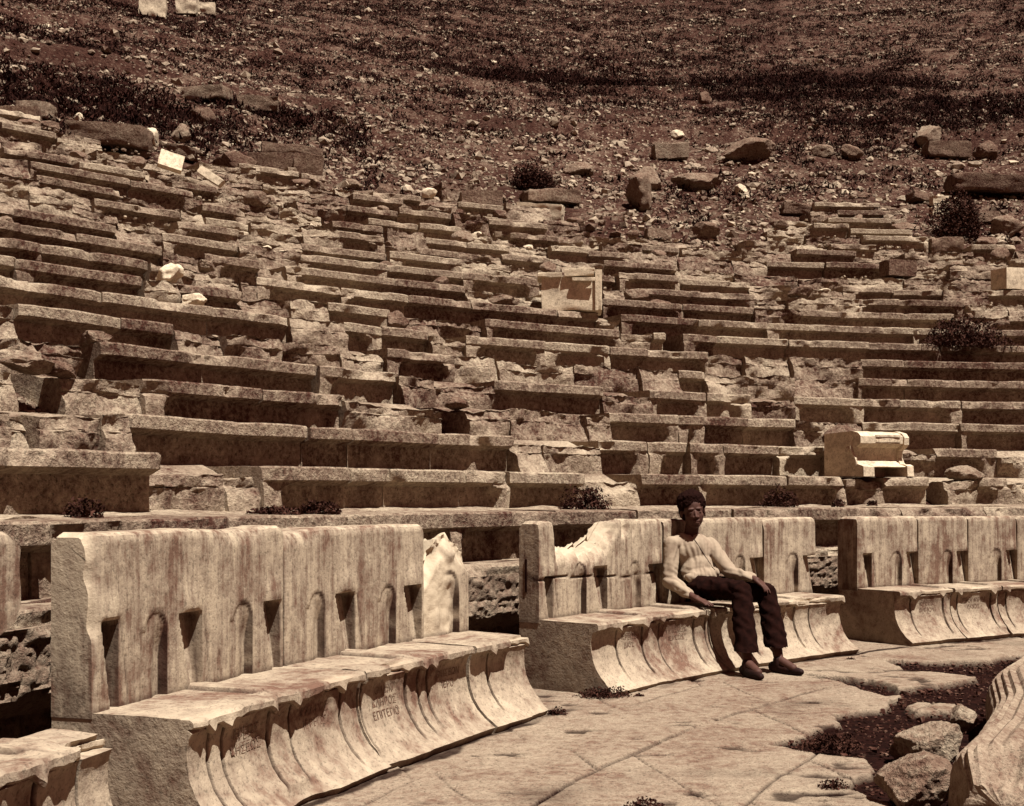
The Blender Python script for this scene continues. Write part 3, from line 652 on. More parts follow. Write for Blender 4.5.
def slab(name, base, size, seed, mat=None, rot=0, tilt=(0, 0), rough=.03, rnd=.10, n=11, fresh=0.):
    v, f = boxg(n); v = v.copy(); r_ = np.random.default_rng(int(seed*10))
    p = 6.0/(1+rnd*8)+2; nn = (np.abs(v)**p).sum(1)**(1/p); q = v*(1-rnd*1.0*(nn-1).clip(0, 1))[:, None]
    S_ = np.array(size)/2; q = q*S_
    nz = np.stack([fbm(q[:, 0]*5+seed+k*9, q[:, 1]*5, q[:, 2]*5, 4) for k in range(3)], -1)
    cor = (fbm(v[:, 0]*1.1+seed, v[:, 1]*1.1, v[:, 2]*1.1, 2)-.1).clip(0, 1)[:, None]
    q = q + nz*rough - q*cor*(nn[:, None]-1).clip(0, .7)*.8
    q = q@euler(tilt[0], tilt[1], rot).T; q[:, 2] -= q[:, 2].min()
    return mk(name, q+np.array(base), f, mat or M_ROCK, loc=tuple(base), attrs={'fresh': np.full(len(q), fresh), 'dirt_shade': np.zeros(len(q))}, sharp=32)
def on_row(px, k, dr=.35, dz=0.):
    R = R0+TREAD*k+dr; return P(R, theta(px, R), Z0+RISE*k+dz)
# hillside and row-edge stones: px, py of the foot, width, height in pixels of the photo, kind, label
HS = [
 (153, 17, 26, 18, 's', M_WHITE, 'bright upright slab at the very top left of the hillside'),
 (188, 14, 20, 16, 's', M_WHITE, 'bright leaning slab at the top, right of its twin'),
 (206, 14, 18, 10, 's', M_WHITE, 'small pale slab, rightmost at the top left'),
 (207, 101, 44, 11, 's', None, 'flat pale slab lying in scrub on the upper left slope'),
 (258, 112, 40, 13, 's', None, 'tilted flat slab right of the flat pale slab in scrub'),
 (275, 106, 14, 10, 'r', None, 'small pale stone on the corner of the tilted slab'),
 (205, 124, 30, 17, 'r', None, 'grey rounded boulder below the flat slabs at upper left'),
 (183, 141, 24, 17, 'r', None, 'rounded boulder just above the white square slab'),
 (151, 147, 14, 20, 'r', M_WHITE, 'small upright white stone left of the white square slab'),
 (79, 122, 9, 9, 'r', M_WHITE, 'tiny white stone alone at the far left of the slope'),
 (49, 134, 30, 12, 'r', None, 'low pale rock above the left end of the rows'),
 (110, 149, 74, 19, 's', None, 'long dark-sided slab above the top left rows'),
 (18, 127, 44, 17, 's', None, 'big block at the left edge above all the rows'),
 (235, 176, 50, 26, 'r', None, 'large angular boulder left of the stacked slabs'),
 (250, 186, 22, 14, 'r', None, 'small boulder under the large angular boulder'),
 (275, 178, 50, 22, 's', None, 'thick slab of the stack, left piece with hollowed top'),
 (309, 178, 28, 22, 's', None, 'thick square block, right piece of the stacked slabs'),
 (292, 160, 60, 9, 's', None, 'broad thin slab lying on top of the stack'),
 (350, 190, 24, 12, 'r', None, 'rough stone right of the stacked slabs'),
 (576, 175, 36, 15, 'r', None, 'blocky boulder right of the round bush on the slope'),
 (640, 208, 30, 36, 'r', None, 'tall leaning boulder at the centre right of the slope'),
 (550, 204, 56, 11, 's', None, 'pale flat slab above the long white slab at centre'),
 (541, 221, 46, 14, 's', M_WHITE, 'long white slab lying above the middle rows'),
 (480, 209, 42, 15, 's', None, 'squared block at the top of the middle rows'),
 (670, 159, 34, 14, 's', None, 'pale flat slab with deep shadow beneath it'),
 (751, 159, 58, 22, 'r', None, 'wide ledge-like rock high on the right slope'),
 (823, 156, 26, 12, 'r', None, 'pale rock, left of a pair on the right slope'),
 (850, 158, 28, 15, 'r', None, 'pale rock, right of a pair on the right slope'),
 (946, 158, 42, 14, 's', None, 'low flat block near the right edge of the slope'),
 (928, 146, 28, 22, 'r', None, 'rounded boulder above the low flat block at right'),
 (985, 160, 26, 18, 'r', None, 'boulder at the right edge beside the low block'),
 (648, 189, 36, 22, 'r', None, 'pale lumpy boulder left of the long low rock'),
 (697, 190, 54, 16, 'r', None, 'long low pale rock above the right-centre rows'),
 (740, 194, 16, 10, 'r', M_WHITE, 'small white stone right of the long low rock'),
 (704, 104, 16, 13, 'r', None, 'single grey boulder high in the middle of the slope'),
 (678, 139, 14, 8, 'r', M_WHITE, 'small bright stone above the shadowed flat slab'),
 (988, 196, 76, 15, 's', None, 'long lipped-looking block standing out at the right edge'),
 (940, 206, 18, 9, 's', M_WHITE, 'upper of two small white blocks by the bush'),
 (940, 216, 18, 9, 's', M_WHITE, 'lower of two small white blocks by the bush'),
 (982, 224, 28, 10, 's', None, 'thin pale slab right of the dark bush'),
 (1005, 236, 40, 20, 'r', None, 'broad rock at the right edge under the thin slab'),
 (905, 232, 30, 10, 'r', None, 'low stone left of the dark bush at right'),
]
for i, (px, py, wpx, hpx, kd, mt, lab) in enumerate(HS):
    p = ray_ground(px, py); sc = p.y/FPX; sz = (wpx*sc, max(wpx*.6, hpx*1.1)*sc, hpx*1.25*sc); rs = random.Random(900+i)
    p = p - Vector((0, 0, .22*hpx*sc))
    if kd == 'r': o = rock('boulder', p, sz, 50+i*1.3, mt, rot=0, sub=4)
    else: o = slab('stone_slab', p, (sz[0], sz[1]*1.1, sz[2]*.9), 60+i*1.7, mt, rot=rs.uniform(-.15, .25), tilt=(rs.uniform(-.05, .15), rs.uniform(-.08, .08)), rough=.04)
    tag(o, lab, 'boulder' if kd == 'r' else 'stone slab', 'loose stones on the slope')
# particular stones lying on the rows
o = rock('boulder', on_row(168, 6, .28), (.36, .30, .30), 71.3, M_WHITE, sub=4, planes=14); tag(o, 'bright white boulder resting on the left rows', 'boulder')
o = rock('boulder', on_row(194, 5, .55, .02), (.28, .2, .2), 74.3, M_WHITE, sub=4, planes=14); tag(o, 'white wedge-shaped stone beside the bright white boulder', 'boulder')
o = slab('stone_slab', on_row(171, 15, .3), (.42, .10, .36), 77., M_WHITE, rot=.3, tilt=(-.5, .25), rough=.01); tag(o, 'white square slab propped up at the top left rows', 'stone slab')
o = slab('stone_slab', on_row(211, 14, .25), (.14, .10, .55), 78., M_WHITE, rot=.2, tilt=(-.5, -.9), rough=.01); tag(o, 'narrow pale plank of stone leaning on the upper left rows', 'stone slab')
o = rock('boulder', on_row(266, 9, .4), (.17, .15, .13), 79.1, M_WHITE, sub=4); tag(o, 'small round white stone on the left rows', 'boulder')
o = rock('boulder', on_row(205, 7, .3), (.24, .3, .18), 80.1, sub=4); tag(o, 'brown lump of rock just right of the white boulder', 'boulder')
o = slab('stone_block', on_row(1008, 10, .3, .0), (.44, .42, .40), 83., M_WHITE, rot=.35, rough=.012, rnd=.05); tag(o, 'pale cubic block high at the right edge of rows', 'stone block')
o = slab('stone_block', on_row(898, 11, .25, .0), (.60, .35, .30), 84., None, rot=.25, rough=.02, rnd=.05); tag(o, 'tilted squared block lying across the upper right rows', 'stone block')
for i, (px, k, w_, h_, lab) in enumerate([(505, 7, .5, .20, 'rough pale lump left of the broken capital'), (635, 8, .45, .22, 'rounded rough lump right of the broken capital'), (395, 5, .35, .25, 'rough lump in the gap of the middle rows'),
        (965, 0, .5, .20, 'dark broken slab in the gap at the lowest row'), (843, 1, .5, .30, 'pale broken stone behind the overturned carved throne'), (800, 9, .5, .2, 'rough stone in the right middle rows'), (95, 3, .3, .16, 'small rubble stone in the earth gap at left'),
        (30, 2, .35, .15, 'flat stone in the earth gap near left edge'), (60, 2, .22, .13, 'smaller stone in the earth gap near left edge'), (455, 2, .3, .14, 'stone lying in the hollow of the middle rows')]):
    o = rock('boulder', on_row(px, k, .22, -.05 if k in (2, 3, 0) else 0), (w_, .35, h_), 90+i*2.1, sub=4); tag(o, lab, 'boulder')
# rubble fragments strewn over the upper rows: small boulders one by one
FR = []
rs = random.Random(5)
for i in range(90):
    k = rs.choice([8, 9, 10, 11, 12, 12, 13, 13, 14, 14, 15, 15, 16, 16, 17]); px = rs.uniform(0, 1020)
    R = R0+TREAD*k+rs.uniform(.2, .7); th = theta(px, R)
    if k > kmax_at(th)+.5: continue
    w_ = rs.uniform(.12, .42); p = P(R, th, Z0+RISE*k-.06)
    zt = terr(p.x, p.y); p.z = max(p.z, zt-.05) if rs.random() < .8 else zt
    o = rock('stone_fragment', p, (w_, w_*.8, w_*rs.uniform(.4, .8)), 200+i*1.1, M_WHITE if rs.random() < .12 else None, sub=3, rough=.14)
    FR.append((k, px, w_, o))
RIM = []
rs = random.Random(15)
for i in range(24):
    px = 8+i*43+rs.uniform(-16, 16); th = theta(px, R0+TREAD*kmax_at(theta(px, R0+13))); R = R0+TREAD*(kmax_at(th)+rs.uniform(.2, 1.5)); th = theta(px, R)
    p = P(R, th); p.z = terr(p.x, p.y)-.06; w_ = rs.uniform(.35, .8)
    if rs.random() < .5: o = rock('broken_block', p, (w_, w_*.7, w_*rs.uniform(.4, .65)), 300+i*1.3, sub=4, rough=.18)
    else: o = slab('broken_block', p, (w_, w_*.6, w_*rs.uniform(.3, .5)), 320+i*1.7, rot=rs.uniform(-.4, .6), tilt=(rs.uniform(-.25, .25), rs.uniform(-.2, .2)), rough=.05, rnd=.12)
    RIM.append((px, w_, o))
RIM.sort(key=lambda q: q[0])
for i, (px, w_, o) in enumerate(RIM): tag(o, '%s broken block on the upper rim of the ruined rows, %s from left' % ('heavy' if w_ > .58 else 'smaller', NTH[i]), 'broken block', 'broken blocks along the rim')
FR.sort(key=lambda q: (q[0], q[1])); cnt = {}
for k, px, w_, o in FR:
    cnt[k] = cnt.get(k, 0)+1
    tag(o, '%s loose fragment on the %s row up, %s fragment from the left there' % ('tiny' if w_ < .2 else 'small' if w_ < .3 else 'chunky', ORD[k], NTH[cnt[k]-1]), 'stone fragment', 'loose fragments on the upper rows')

# broken capital standing in the middle rows
c0 = on_row(570, 7, .05); rz = -.25
rz = -.04
cap = empty('carved_block', c0); bpy.context.view_layer.update()
tag(cap, 'pale carved marble block with broken cornice standing among the middle rows', 'carved block')
def local_slab(name, parent, off, size, seed, rotz, mat=M_WHITE, **kw):
    Rz = euler(0, 0, rotz); o3 = Rz@np.array(off); b = np.array(parent.location)+o3
    o = slab(name, tuple(b), size, seed, mat, rot=rotz, **kw); o.parent = parent; o.location = Vector(o.location)-parent.location; return o
local_slab('shaft', cap, (0, .3, 0), (.84, .5, .50), 11., rz, rough=.012, rnd=.03, n=15)
local_slab('cornice', cap, (-.30, .28, .49), (.36, .56, .07), 12., rz, rough=.012, rnd=.04)
local_slab('cornice', cap, (.14, .29, .50), (.44, .60, .12), 13., rz, rough=.02, rnd=.06)
local_slab('pilaster', cap, (.42, .28, 0), (.10, .54, .60), 14., rz, rough=.006, rnd=.03)
local_slab('moulding', cap, (.20, -.01, .43), (.34, .04, .05), 15., rz, rough=.004, rnd=.03)

# overturned carved throne on the lowest row
b0 = on_row(883, 0, .04, .0); rz = .55
tb = empty('fallen_throne', b0); bpy.context.view_layer.update()
tag(tb, 'bright overturned marble throne with carved side lying on the lowest row', 'fallen throne')
Rz = euler(0, 0, rz); FS = np.array([.84, .84, .96])
def ext(name, prof, x0, x1, parent, mat, seed, n=26):
    """profile in (depth, height) extruded along the block's own length, rotated by rz"""
    pd, pz = loop([(a, b, .03) for a, b in prof]); xs = np.linspace(x0, x1, n); A, D = np.meshgrid(xs, pd, indexing='ij'); _, Zq = np.meshgrid(xs, pz, indexing='ij')
    D = D+.006*fbm(A*7+seed, Zq*7, 0, 3); Zq = Zq+.006*fbm(A*6+seed, D*6, 4, 3)
    Vv = FS*np.stack([A, D, Zq], -1).reshape(-1, 3)@Rz.T + np.array(parent.location)
    N, M = A.shape; Ff = gridfaces(N, M, True).tolist(); Ff.append(list(range(M))); Ff.append(list(range((N-1)*M, N*M))[::-1])
    return mk(name, Vv, Ff, mat, parent, parent.location, attrs={'fresh': np.zeros(len(Vv)), 'dirt_shade': np.zeros(len(Vv))}, sharp=30)
prof = [(.62, .0), (.62, .50), (.12, .52), (.03, .50), (-.02, .46), (-.02, .38), (.03, .345), (.08, .33), (.10, .26), (.085, .19), (.03, .14), (-.05, .12), (-.07, .11), (-.07, .0)]
prof2 = [(a, b) for a, b in prof[:-1]] + [(-.05, .10), (.3, .10), (.3, .0)]
ext('body', prof, -.44, -.24, tb, M_WHITE, 1.)
ext('body', prof2, -.24, .36, tb, M_WHITE, 2.)
ext('foot', [(.5, 0), (.5, .14), (-.04, .14), (-.09, .12), (-.10, 0)], .36, .48, tb, M_WHITE, 3.)
ext('arm', [(.55, .13), (.55, .49), (.12, .53), (.0, .50), (-.045, .45), (-.04, .37), (.0, .33), (.06, .30), (.07, .22), (.03, .15), (-.02, .13)], .36, .45, tb, M_WHITE, 4.)
def dark_bar(x0, x1, z): return ext('moulding', [(.0, z), (.0, z+.022), (-.030, z+.022), (-.030, z)], x0, x1, tb, M_WHITE, z)
dark_bar(-.16, .30, .455); dark_bar(-.16, .30, .395)
# carved relief on the side face: winding raised strip
rel = []
for q in range(30):
    t = q/29; rel.append((.10+.05*math.sin(t*5.5+.4), .42-.34*t))
Vr = []; Fr = []
for q, (d_, z_) in enumerate(rel):
    for dd, xx in ((-.018, -.44), (-.012, -.462), (.012, -.462), (.018, -.44)): Vr.append((xx, d_+dd, z_))
for q in range(29):
    for j in range(3): Fr.append([q*4+j, q*4+j+1, q*4+4+j+1, q*4+4+j])
Fr += [[0, 1, 2, 3], [119, 118, 117, 116]]
mk('relief', FS*np.array(Vr)@Rz.T+np.array(tb.location), Fr, M_WHITE, tb, tb.location)
Vr = []
for q in range(12):
    a = q/12*2*pi; Vr += [(-.44, .20+.045*math.cos(a), .30+.045*math.sin(a)), (-.46, .20+.03*math.cos(a), .30+.03*math.sin(a))]
Fr = [[2*q, 2*((q+1) % 12), 2*((q+1) % 12)+1, 2*q+1] for q in range(12)]+[[2*q+1 for q in range(12)]]
mk('rosette', FS*np.array(Vr)@Rz.T+np.array(tb.location), Fr, M_WHITE, tb, tb.location)

# ------------------------------------------------------------------ right foreground: fallen rounded moulding and rocks
def torus_piece(name, pts, rad, hgt, seed, lab):
    """big rounded moulding running along pts (x, y), width rad, height hgt, broken ends"""
    pts = np.array(pts, float); m = 190; t = np.linspace(0, 1, m); k = np.linspace(0, 1, len(pts))
    from numpy import interp
    cx_ = np.interp(t, k, pts[:, 0]); cy_ = np.interp(t, k, pts[:, 1])
    for _ in range(20): cx_[1:-1] = (cx_[2:]+cx_[:-2]+2*cx_[1:-1])/4; cy_[1:-1] = (cy_[2:]+cy_[:-2]+2*cy_[1:-1])/4
    tx = np.gradient(cx_); ty = np.gradient(cy_); l = np.hypot(tx, ty); tx /= l; ty /= l
    a = np.linspace(-.25, pi+.25, 90); ca = np.cos(a); sa = np.sin(a)
    prx = -np.sign(ca)*np.abs(ca)**.8*rad/2; prz = hgt*(.42+.58*np.sign(sa)*np.abs(sa)**.85)
    prz = np.maximum(prz, -.06)
    U = prx[None, :]*np.ones((m, 1)); W = prz[None, :]*np.ones((m, 1))
    s_ = np.cumsum(l)[:, None]*np.ones_like(U)
    fl = 1+.022*np.sin(a*34)[None, :]*ss(.2, .9, sa)[None, :]         # fine parallel reeding
    nz = .035*fbm(s_*3+seed, U*5, W*5, 4)+.012*fbm(s_*14, U*14, W*14, 3)
    e = np.minimum(s_, s_[-1:]-s_); chip = ss(.22, 0, e+.15*fbm(U*5+seed, W*5, 0, 3))
    sc = fl*(1-.35*chip)+nz*.6+.012*(np.abs(fbm(s_*6+seed, U*8, W*8, 3))-.2)
    U = U*sc; W = W*sc
    off = .12*chip*0
    Xc = cx_[:, None]+U*ty[:, None]*1; Yc = cy_[:, None]-U*tx[:, None]
    V = np.stack([Xc, Yc, W-.03], -1).reshape(-1, 3); M_ = U.shape[1]
    Ff = gridfaces(m, M_, True).tolist()
    # rough domed end caps
    V = V.tolist(); rsd = np.random.default_rng(int(seed))
    for base, sgn, row in ((0, -1, 0), ((m-1)*M_, 1, m-1)):
        prev = list(range(base, base+M_)); ring0 = np.array([V[i] for i in prev]); cen = ring0.mean(0)
        for q in (1, 2, 3, 4, 5):
            f = 1-q/5.5; new = []
            for j in range(M_):
                p = cen+(ring0[j]-cen)*f
                dsp = sgn*(.05*math.sin(q/5*1.4)+.05*float(fbm(p[0]*7+seed, p[1]*7, p[2]*7, 3)))
                p = p+np.array([tx[row]*dsp, ty[row]*dsp, .01*float(vn(p[0]*15, p[1]*15, p[2]*15))]); V.append(p.tolist()); new.append(len(V)-1)
            for j in range(M_):
                j2 = (j+1) % M_; ff = [prev[j], prev[j2], new[j2], new[j]]; Ff.append(ff if sgn > 0 else ff[::-1])
            prev = new
        Ff.append(prev)
    o = mk(name, V, Ff, M_ROCKM, loc=(cx_.mean(), cy_.mean(), 0), attrs={'fresh': np.zeros(len(V)), 'dirt_shade': np.zeros(len(V))}, sharp=45)
    return tag(o, lab, 'fallen moulding')
M_ROCKM = stone_mat('pitted_moulding', .12, .27, .40, scale=1.6, streak=0, pit=.5, bump=.6, dist=.03, rand=.1, big=.2)
torus_piece('fallen_moulding', [(1.80, 4.55), (2.17, 5.2), (2.56, 6.0), (2.84, 6.8), (3.38, 7.7)], .50, .375, 3., 'long rounded reeded moulding block running up the bottom right edge')
def fg_rock(px, py, w_, d_, h_, seed, lab):
    x, y = gp(px, py); o = rock('boulder', (x, y+d_*.5, -.05), (w_, d_, h_+.05), seed, rough=.16, planes=12, sub=5); return tag(o, lab, 'boulder')
fg_rock(928, 812, .30, .34, .22, 5.3, 'rough honeycombed rock nearest the bottom right corner')
fg_rock(945, 765, .36, .30, .19, 8.9, 'rough brown rock between nearer rock and smaller one')
fg_rock(968, 727, .20, .18, .12, 11.2, 'small rough rock against the rounded moulding')
fg_rock(905, 757, .14, .14, .09, 14.6, 'small knob of rock at left of the brown rocks')

# ------------------------------------------------------------------ scrub and rubble of the hillside (uncountable)
def hill_points(n, seed, r1=84., rmin_extra=.9):
    g = np.random.default_rng(seed); th = g.uniform(RAD(-84), RAD(34), n); r = np.sqrt(g.uniform(20.**2, r1**2, n))
    lim = R0+TREAD*(kmax_at(th)+rmin_extra); m = r > lim; th, r, lim = th[m], r[m], lim[m]
    x = CX+r*np.sin(th); y = CY+r*np.cos(th); m = (y > 5) & (np.abs(x)/y < .52); return x[m], y[m], r[m]-lim[m], g
cube_v = np.array([(a, b, c) for a in (-1, 1) for b in (-1, 1) for c in (-1, 1)], float)*.5
cube_f = np.array([(0, 1, 3, 2), (4, 6, 7, 5), (0, 4, 5, 1), (2, 3, 7, 6), (0, 2, 6, 4), (1, 5, 7, 3)])
def stone_scatter(name, n, seed, smin, smax, mat, lab, dens=None, r1=84., pts=None, power=2.2, freshp=.10, big=False):
    bv, bf = ico(1) if big else (cube_v, cube_f); bf = np.array(bf); nv = len(bv); bv = bv*.5 if big else bv
    if pts is None: x, y, up, g = hill_points(n, seed, r1)
    else: x, y, g = pts; up = np.zeros_like(x)
    if dens is not None: m = g.uniform(0, 1, x.size) < dens(x, y, up); x, y, up = x[m], y[m], up[m]
    N = x.size; z = terrain(x, y) if pts is None else np.zeros(N)
    size = smin*(1-g.uniform(0, 1, N)*(1-(smin/smax)**power))**(-1/power)
    v = bv[None]*g.uniform(.72, 1.1, (N, nv, 1))*np.array([1, .85, .6])
    v = v + g.normal(0, .05, (N, nv, 3)); a = g.uniform(0, 6.28, N); tl = g.normal(0, .3, N)
    ca, sa = np.cos(a)[:, None], np.sin(a)[:, None]; ct, st = np.cos(tl)[:, None], np.sin(tl)[:, None]
    X1 = v[..., 0]; Y1 = v[..., 1]*ct - v[..., 2]*st; Z1 = v[..., 1]*st + v[..., 2]*ct
    X2 = X1*ca - Y1*sa; Y2 = X1*sa + Y1*ca
    V = np.stack([X2*size[:, None]+x[:, None], Y2*size[:, None]+y[:, None], Z1*size[:, None]+z[:, None]+size[:, None]*.04], -1).reshape(-1, 3)
    F = (bf[None]+(np.arange(N)*nv)[:, None, None]).reshape(-1, bf.shape[1])
    fr = np.repeat((g.uniform(0, 1, N) < freshp)*g.uniform(.3, .8, N), nv); dt = np.repeat(g.uniform(-.8, .7, N).clip(0, 1), nv)
    o = mk(name, V, F, mat, smooth=False, attrs={'fresh': fr, 'dirt_shade': dt}); return tag(o, lab, 'rubble', kind='stuff')
def leaf_cloud(name, cx, cy, cz, h, n_each, lsize, g, mat, spread=1.0, upright=.6, parent=None, loc=None):
    """blades: thin triangles fanning from tuft centres (arrays)"""
    N = len(cx); T = N*n_each; rep = lambda a: np.repeat(a, n_each)
    hh = rep(h); a = g.uniform(0, 6.28, T); rad = rep(h)*spread*np.sqrt(g.uniform(0, 1, T))*.6
    bx = rep(cx)+np.cos(a)*rad; by = rep(cy)+np.sin(a)*rad; bz = rep(cz)+hh*g.uniform(0, 1, T)*(1-.5*(rad/(hh*spread*.6+1e-6))**2)
    d = g.normal(0, 1, (T, 3)); d[:, 2] = np.abs(d[:, 2])+upright*2; d /= np.linalg.norm(d, axis=1)[:, None]
    e = np.cross(d, g.normal(0, 1, (T, 3))); e /= np.linalg.norm(e, axis=1)[:, None]
    l = (lsize*rep(h/h.mean())*g.uniform(.5, 1.3, T))[:, None]; c = np.stack([bx, by, bz], -1)
    V = np.stack([c-e*l*.22, c+e*l*.22, c+d*l], 1).reshape(-1, 3); F = np.arange(T*3).reshape(-1, 3)
    return mk(name, V, F, mat, parent, loc, smooth=False)
BLOBS = [(ray_ground(a, b), c) for a, b, c in ((500, 78, 1.6), (545, 80, 2.0), (590, 84, 1.6), (720, 88, 1.5), (770, 90, 1.8), (830, 92, 2.0), (880, 90, 2.0), (60, 118, 2.0), (110, 112, 2.0), (20, 95, 2.5), (160, 110, 1.6), (300, 128, 1.5), (800, 80, 2.0), (930, 110, 2.5), (990, 120, 2.0), (860, 130, 1.5))]
def band(x, y, up):
    r = np.hypot(x-CX, y-CY); n_ = fbm(x*.28, y*.28, 7, 4); n2_ = fbm(x*1.1, y*1.1, 17, 3)
    base = .10 + .75*ss(33, 42, r+4*n_) ; hs = .9*ss(.05, .35, n_+.5*n2_)
    left = .7*ss(-8, -13, x)
    b_ = base+hs*.8+left*ss(.0, 2.5, up)
    for c_, ra in BLOBS: b_ = b_ + 1.2*np.exp(-((x-c_.x)**2+((y-c_.y)*1.6)**2)/ra**2)
    return b_.clip(0, 1)
x, y, up, g = hill_points(110000, 11, 84.)
m = g.uniform(0, 1, x.size) < band(x, y, up); x, y = x[m], y[m]
z = terrain(x, y)-.02
tag(leaf_cloud('hillside_scrub', x, y, z, g.uniform(.04, .16, x.size)*(1+.5*fbm(x*.6, y*.6, 3, 3)), 13, .085, g, M_SCRUB, spread=2.4, upright=.1), 'low dark dry scrub and weeds covering the hillside above the rows', 'scrub', kind='stuff')
DENS = lambda x, y, up: (.30+.8*ss(46, 27, np.hypot(x-CX, y-CY)) + .7*fbm(x*.5, y*.5, 2, 3)).clip(.05, 1)
stone_scatter('hillside_stones', 26000, 25, .16, .50, M_RUB, 'fist to head sized pale stones strewn over the hillside', dens=DENS, big=True, power=2.6)
stone_scatter('hillside_rubble', 130000, 21, .05, .17, M_RUB, 'small pale stones strewn over the hillside soil', dens=DENS)
stone_scatter('rim_rubble', 160000, 29, .09, .42, M_RUB, 'heaped pale rubble stones along the upper rim of the rows', dens=lambda x, y, up: 1.1*np.exp(-up/2.2)*(.6+.9*fbm(x*.7, y*.7, 8, 3)).clip(0, 1), big=True, power=2.0)
g = np.random.default_rng(77); bx_ = []; by_ = []
for c_, ra in BLOBS:
    n_ = int(110*ra); bx_.append(c_.x+g.normal(0, ra*.9, n_)); by_.append(c_.y+g.normal(0, ra*.35, n_))
bx_ = np.concatenate(bx_); by_ = np.concatenate(by_); rr2 = np.hypot(bx_-CX, by_-CY); m = rr2 > R0+TREAD*(kmax_at(np.arctan2(bx_-CX, by_-CY))+1.2); bx_, by_ = bx_[m], by_[m]
tag(leaf_cloud('bank_scrub', bx_, by_, terrain(bx_, by_)-.02, g.uniform(.10, .30, bx_.size), 32, .085, g, M_SCRUB, spread=1.5, upright=.3), 'taller dark scrub along the banks of the hillside', 'scrub', kind='stuff')
# rubble among the upper rows
g = np.random.default_rng(33); th = g.uniform(RAD(-80), RAD(-3), 9000); kk = g.uniform(9, 19, 9000); kf = np.floor(kk); r = R0+TREAD*kk
m = (kf <= kmax_at(th)+1) & (fbm(th*22, kk*.8, 0, 3) > -.05+.03*(14-kf)); th, kf, r = th[m], kf[m], r[m]
xx = CX+r*np.sin(th); yy = CY+r*np.cos(th)
o = stone_scatter('row_rubble', 0, 0, .03, .17, M_RUB, 'gravel and small chips littering the ruined upper rows', pts=(xx, yy, g))
co = np.zeros(len(o.data.vertices)*3); o.data.vertices.foreach_get('co', co); co = co.reshape(-1, 8, 3)
zt = np.maximum(np.where((r-R0)/TREAD-kf > .30, Z0+RISE*kf-.0, -9), terrain(xx, yy)); co[..., 2] += zt[:, None]; o.data.vertices.foreach_set('co', co.ravel()); o.data.update()
# rubble in the open gap of the left rows, and grit on the paving
g = np.random.default_rng(43); pxs = g.uniform(-20, 110, 900); kk = g.uniform(1.9, 3.9, 900)
r = R0+TREAD*kk; th = np.array([theta(a, b) for a, b in zip(pxs, r)]); xx = CX+r*np.sin(th); yy = CY+r*np.cos(th)
o = stone_scatter('gap_rubble', 0, 0, .02, .11, M_RUB, 'earth and small stones filling the gap in the left rows', pts=(xx, yy, g))
o.data.vertices.foreach_get('co', co := np.zeros(900*24)); co = co.reshape(-1, 8, 3); co[..., 2] += terrain(xx, yy)[:, None]; o.data.vertices.foreach_set('co', co.ravel()); o.data.update()
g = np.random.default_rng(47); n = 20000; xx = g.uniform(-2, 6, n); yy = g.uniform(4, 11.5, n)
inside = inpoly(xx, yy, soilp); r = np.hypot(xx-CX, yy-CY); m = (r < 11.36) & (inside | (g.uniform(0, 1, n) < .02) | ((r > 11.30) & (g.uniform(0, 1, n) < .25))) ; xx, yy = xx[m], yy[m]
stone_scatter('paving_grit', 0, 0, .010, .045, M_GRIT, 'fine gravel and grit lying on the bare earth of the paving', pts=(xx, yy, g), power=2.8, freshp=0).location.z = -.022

# ------------------------------------------------------------------ plants
def bush(name, base, rx, h, n, lab, seed, ls=.06, flat=1.0, cat='bush', group=None):
    g = np.random.default_rng(seed); n = int(n*1.7); ls *= .75; e = empty(name, base); bpy.context.view_layer.update()
    tag(e, lab, cat, group)
    u = g.normal(0, 1, (n, 3)); u /= np.linalg.norm(u, axis=1)[:, None]; u *= (g.uniform(.15, 1, n)**.5)[:, None]; u[:, 2] = np.abs(u[:, 2])
    u *= (1+.45*fbm(u[:, 0]*2+seed, u[:, 1]*2, u[:, 2]*2, 3))[:, None]
    c = u*np.array([rx, rx*.6*flat, h]) + np.array(base)
    keep = fbm(c[:, 0]*6/max(rx, .3)+seed, c[:, 1]*6, c[:, 2]*8, 3) > -.22; c = c[keep] if rx > .2 else c; N = len(c)
    d = g.normal(0, 1, (N, 3)); d /= np.linalg.norm(d, axis=1)[:, None]; q = np.cross(d, g.normal(0, 1, (N, 3))); q /= np.linalg.norm(q, axis=1)[:, None]
    l = (ls*g.uniform(.5, 1.3, N))[:, None]; V = np.stack([c-d*l*.5, c+q*l*.3, c+d*l*.6, c-q*l*.3], 1).reshape(-1, 3)
    mk('foliage', V, np.arange(N*4).reshape(-1, 4), M_LEAF, e, base, smooth=False)
    Vs = []; Fs = []
    for i in range(9):
        t = c[g.integers(0, N)]; b = np.array(base)+g.normal(0, .06*rx, 3)*np.array([1, 1, 0]); mid = (b+t)/2+np.array([0, 0, .1*h])
        o = len(Vs); w_ = .006+.004*rx
        for p_, ww in ((b, w_), (mid, w_*.7), (t, w_*.3)):
            for k in range(4): Vs.append(p_+ww*np.array([math.cos(k*pi/2), math.sin(k*pi/2), 0]))
        for s_ in (0, 4):
            for k in range(4): Fs.append([o+s_+k, o+s_+(k+1) % 4, o+s_+4+(k+1) % 4, o+s_+4+k])
    mk('stem', Vs, Fs, M_LEAF, e, base, smooth=False)
    return e
p = on_row(965, 6, .05, -.05); bush('shrub', p, .72, .48, 5200, 'wide dark shrub spilling over the right rows', 3, .055, cat='shrub')
p = ray_ground(958, 238); bush('shrub', p, .62, 1.0, 4200, 'tall dark bush between white blocks at upper right', 4, .08, cat='shrub')
p = ray_ground(532, 190); bush('shrub', p, .62, .6, 3200, 'round dark bush on the slope at the centre', 5, .08, cat='shrub')
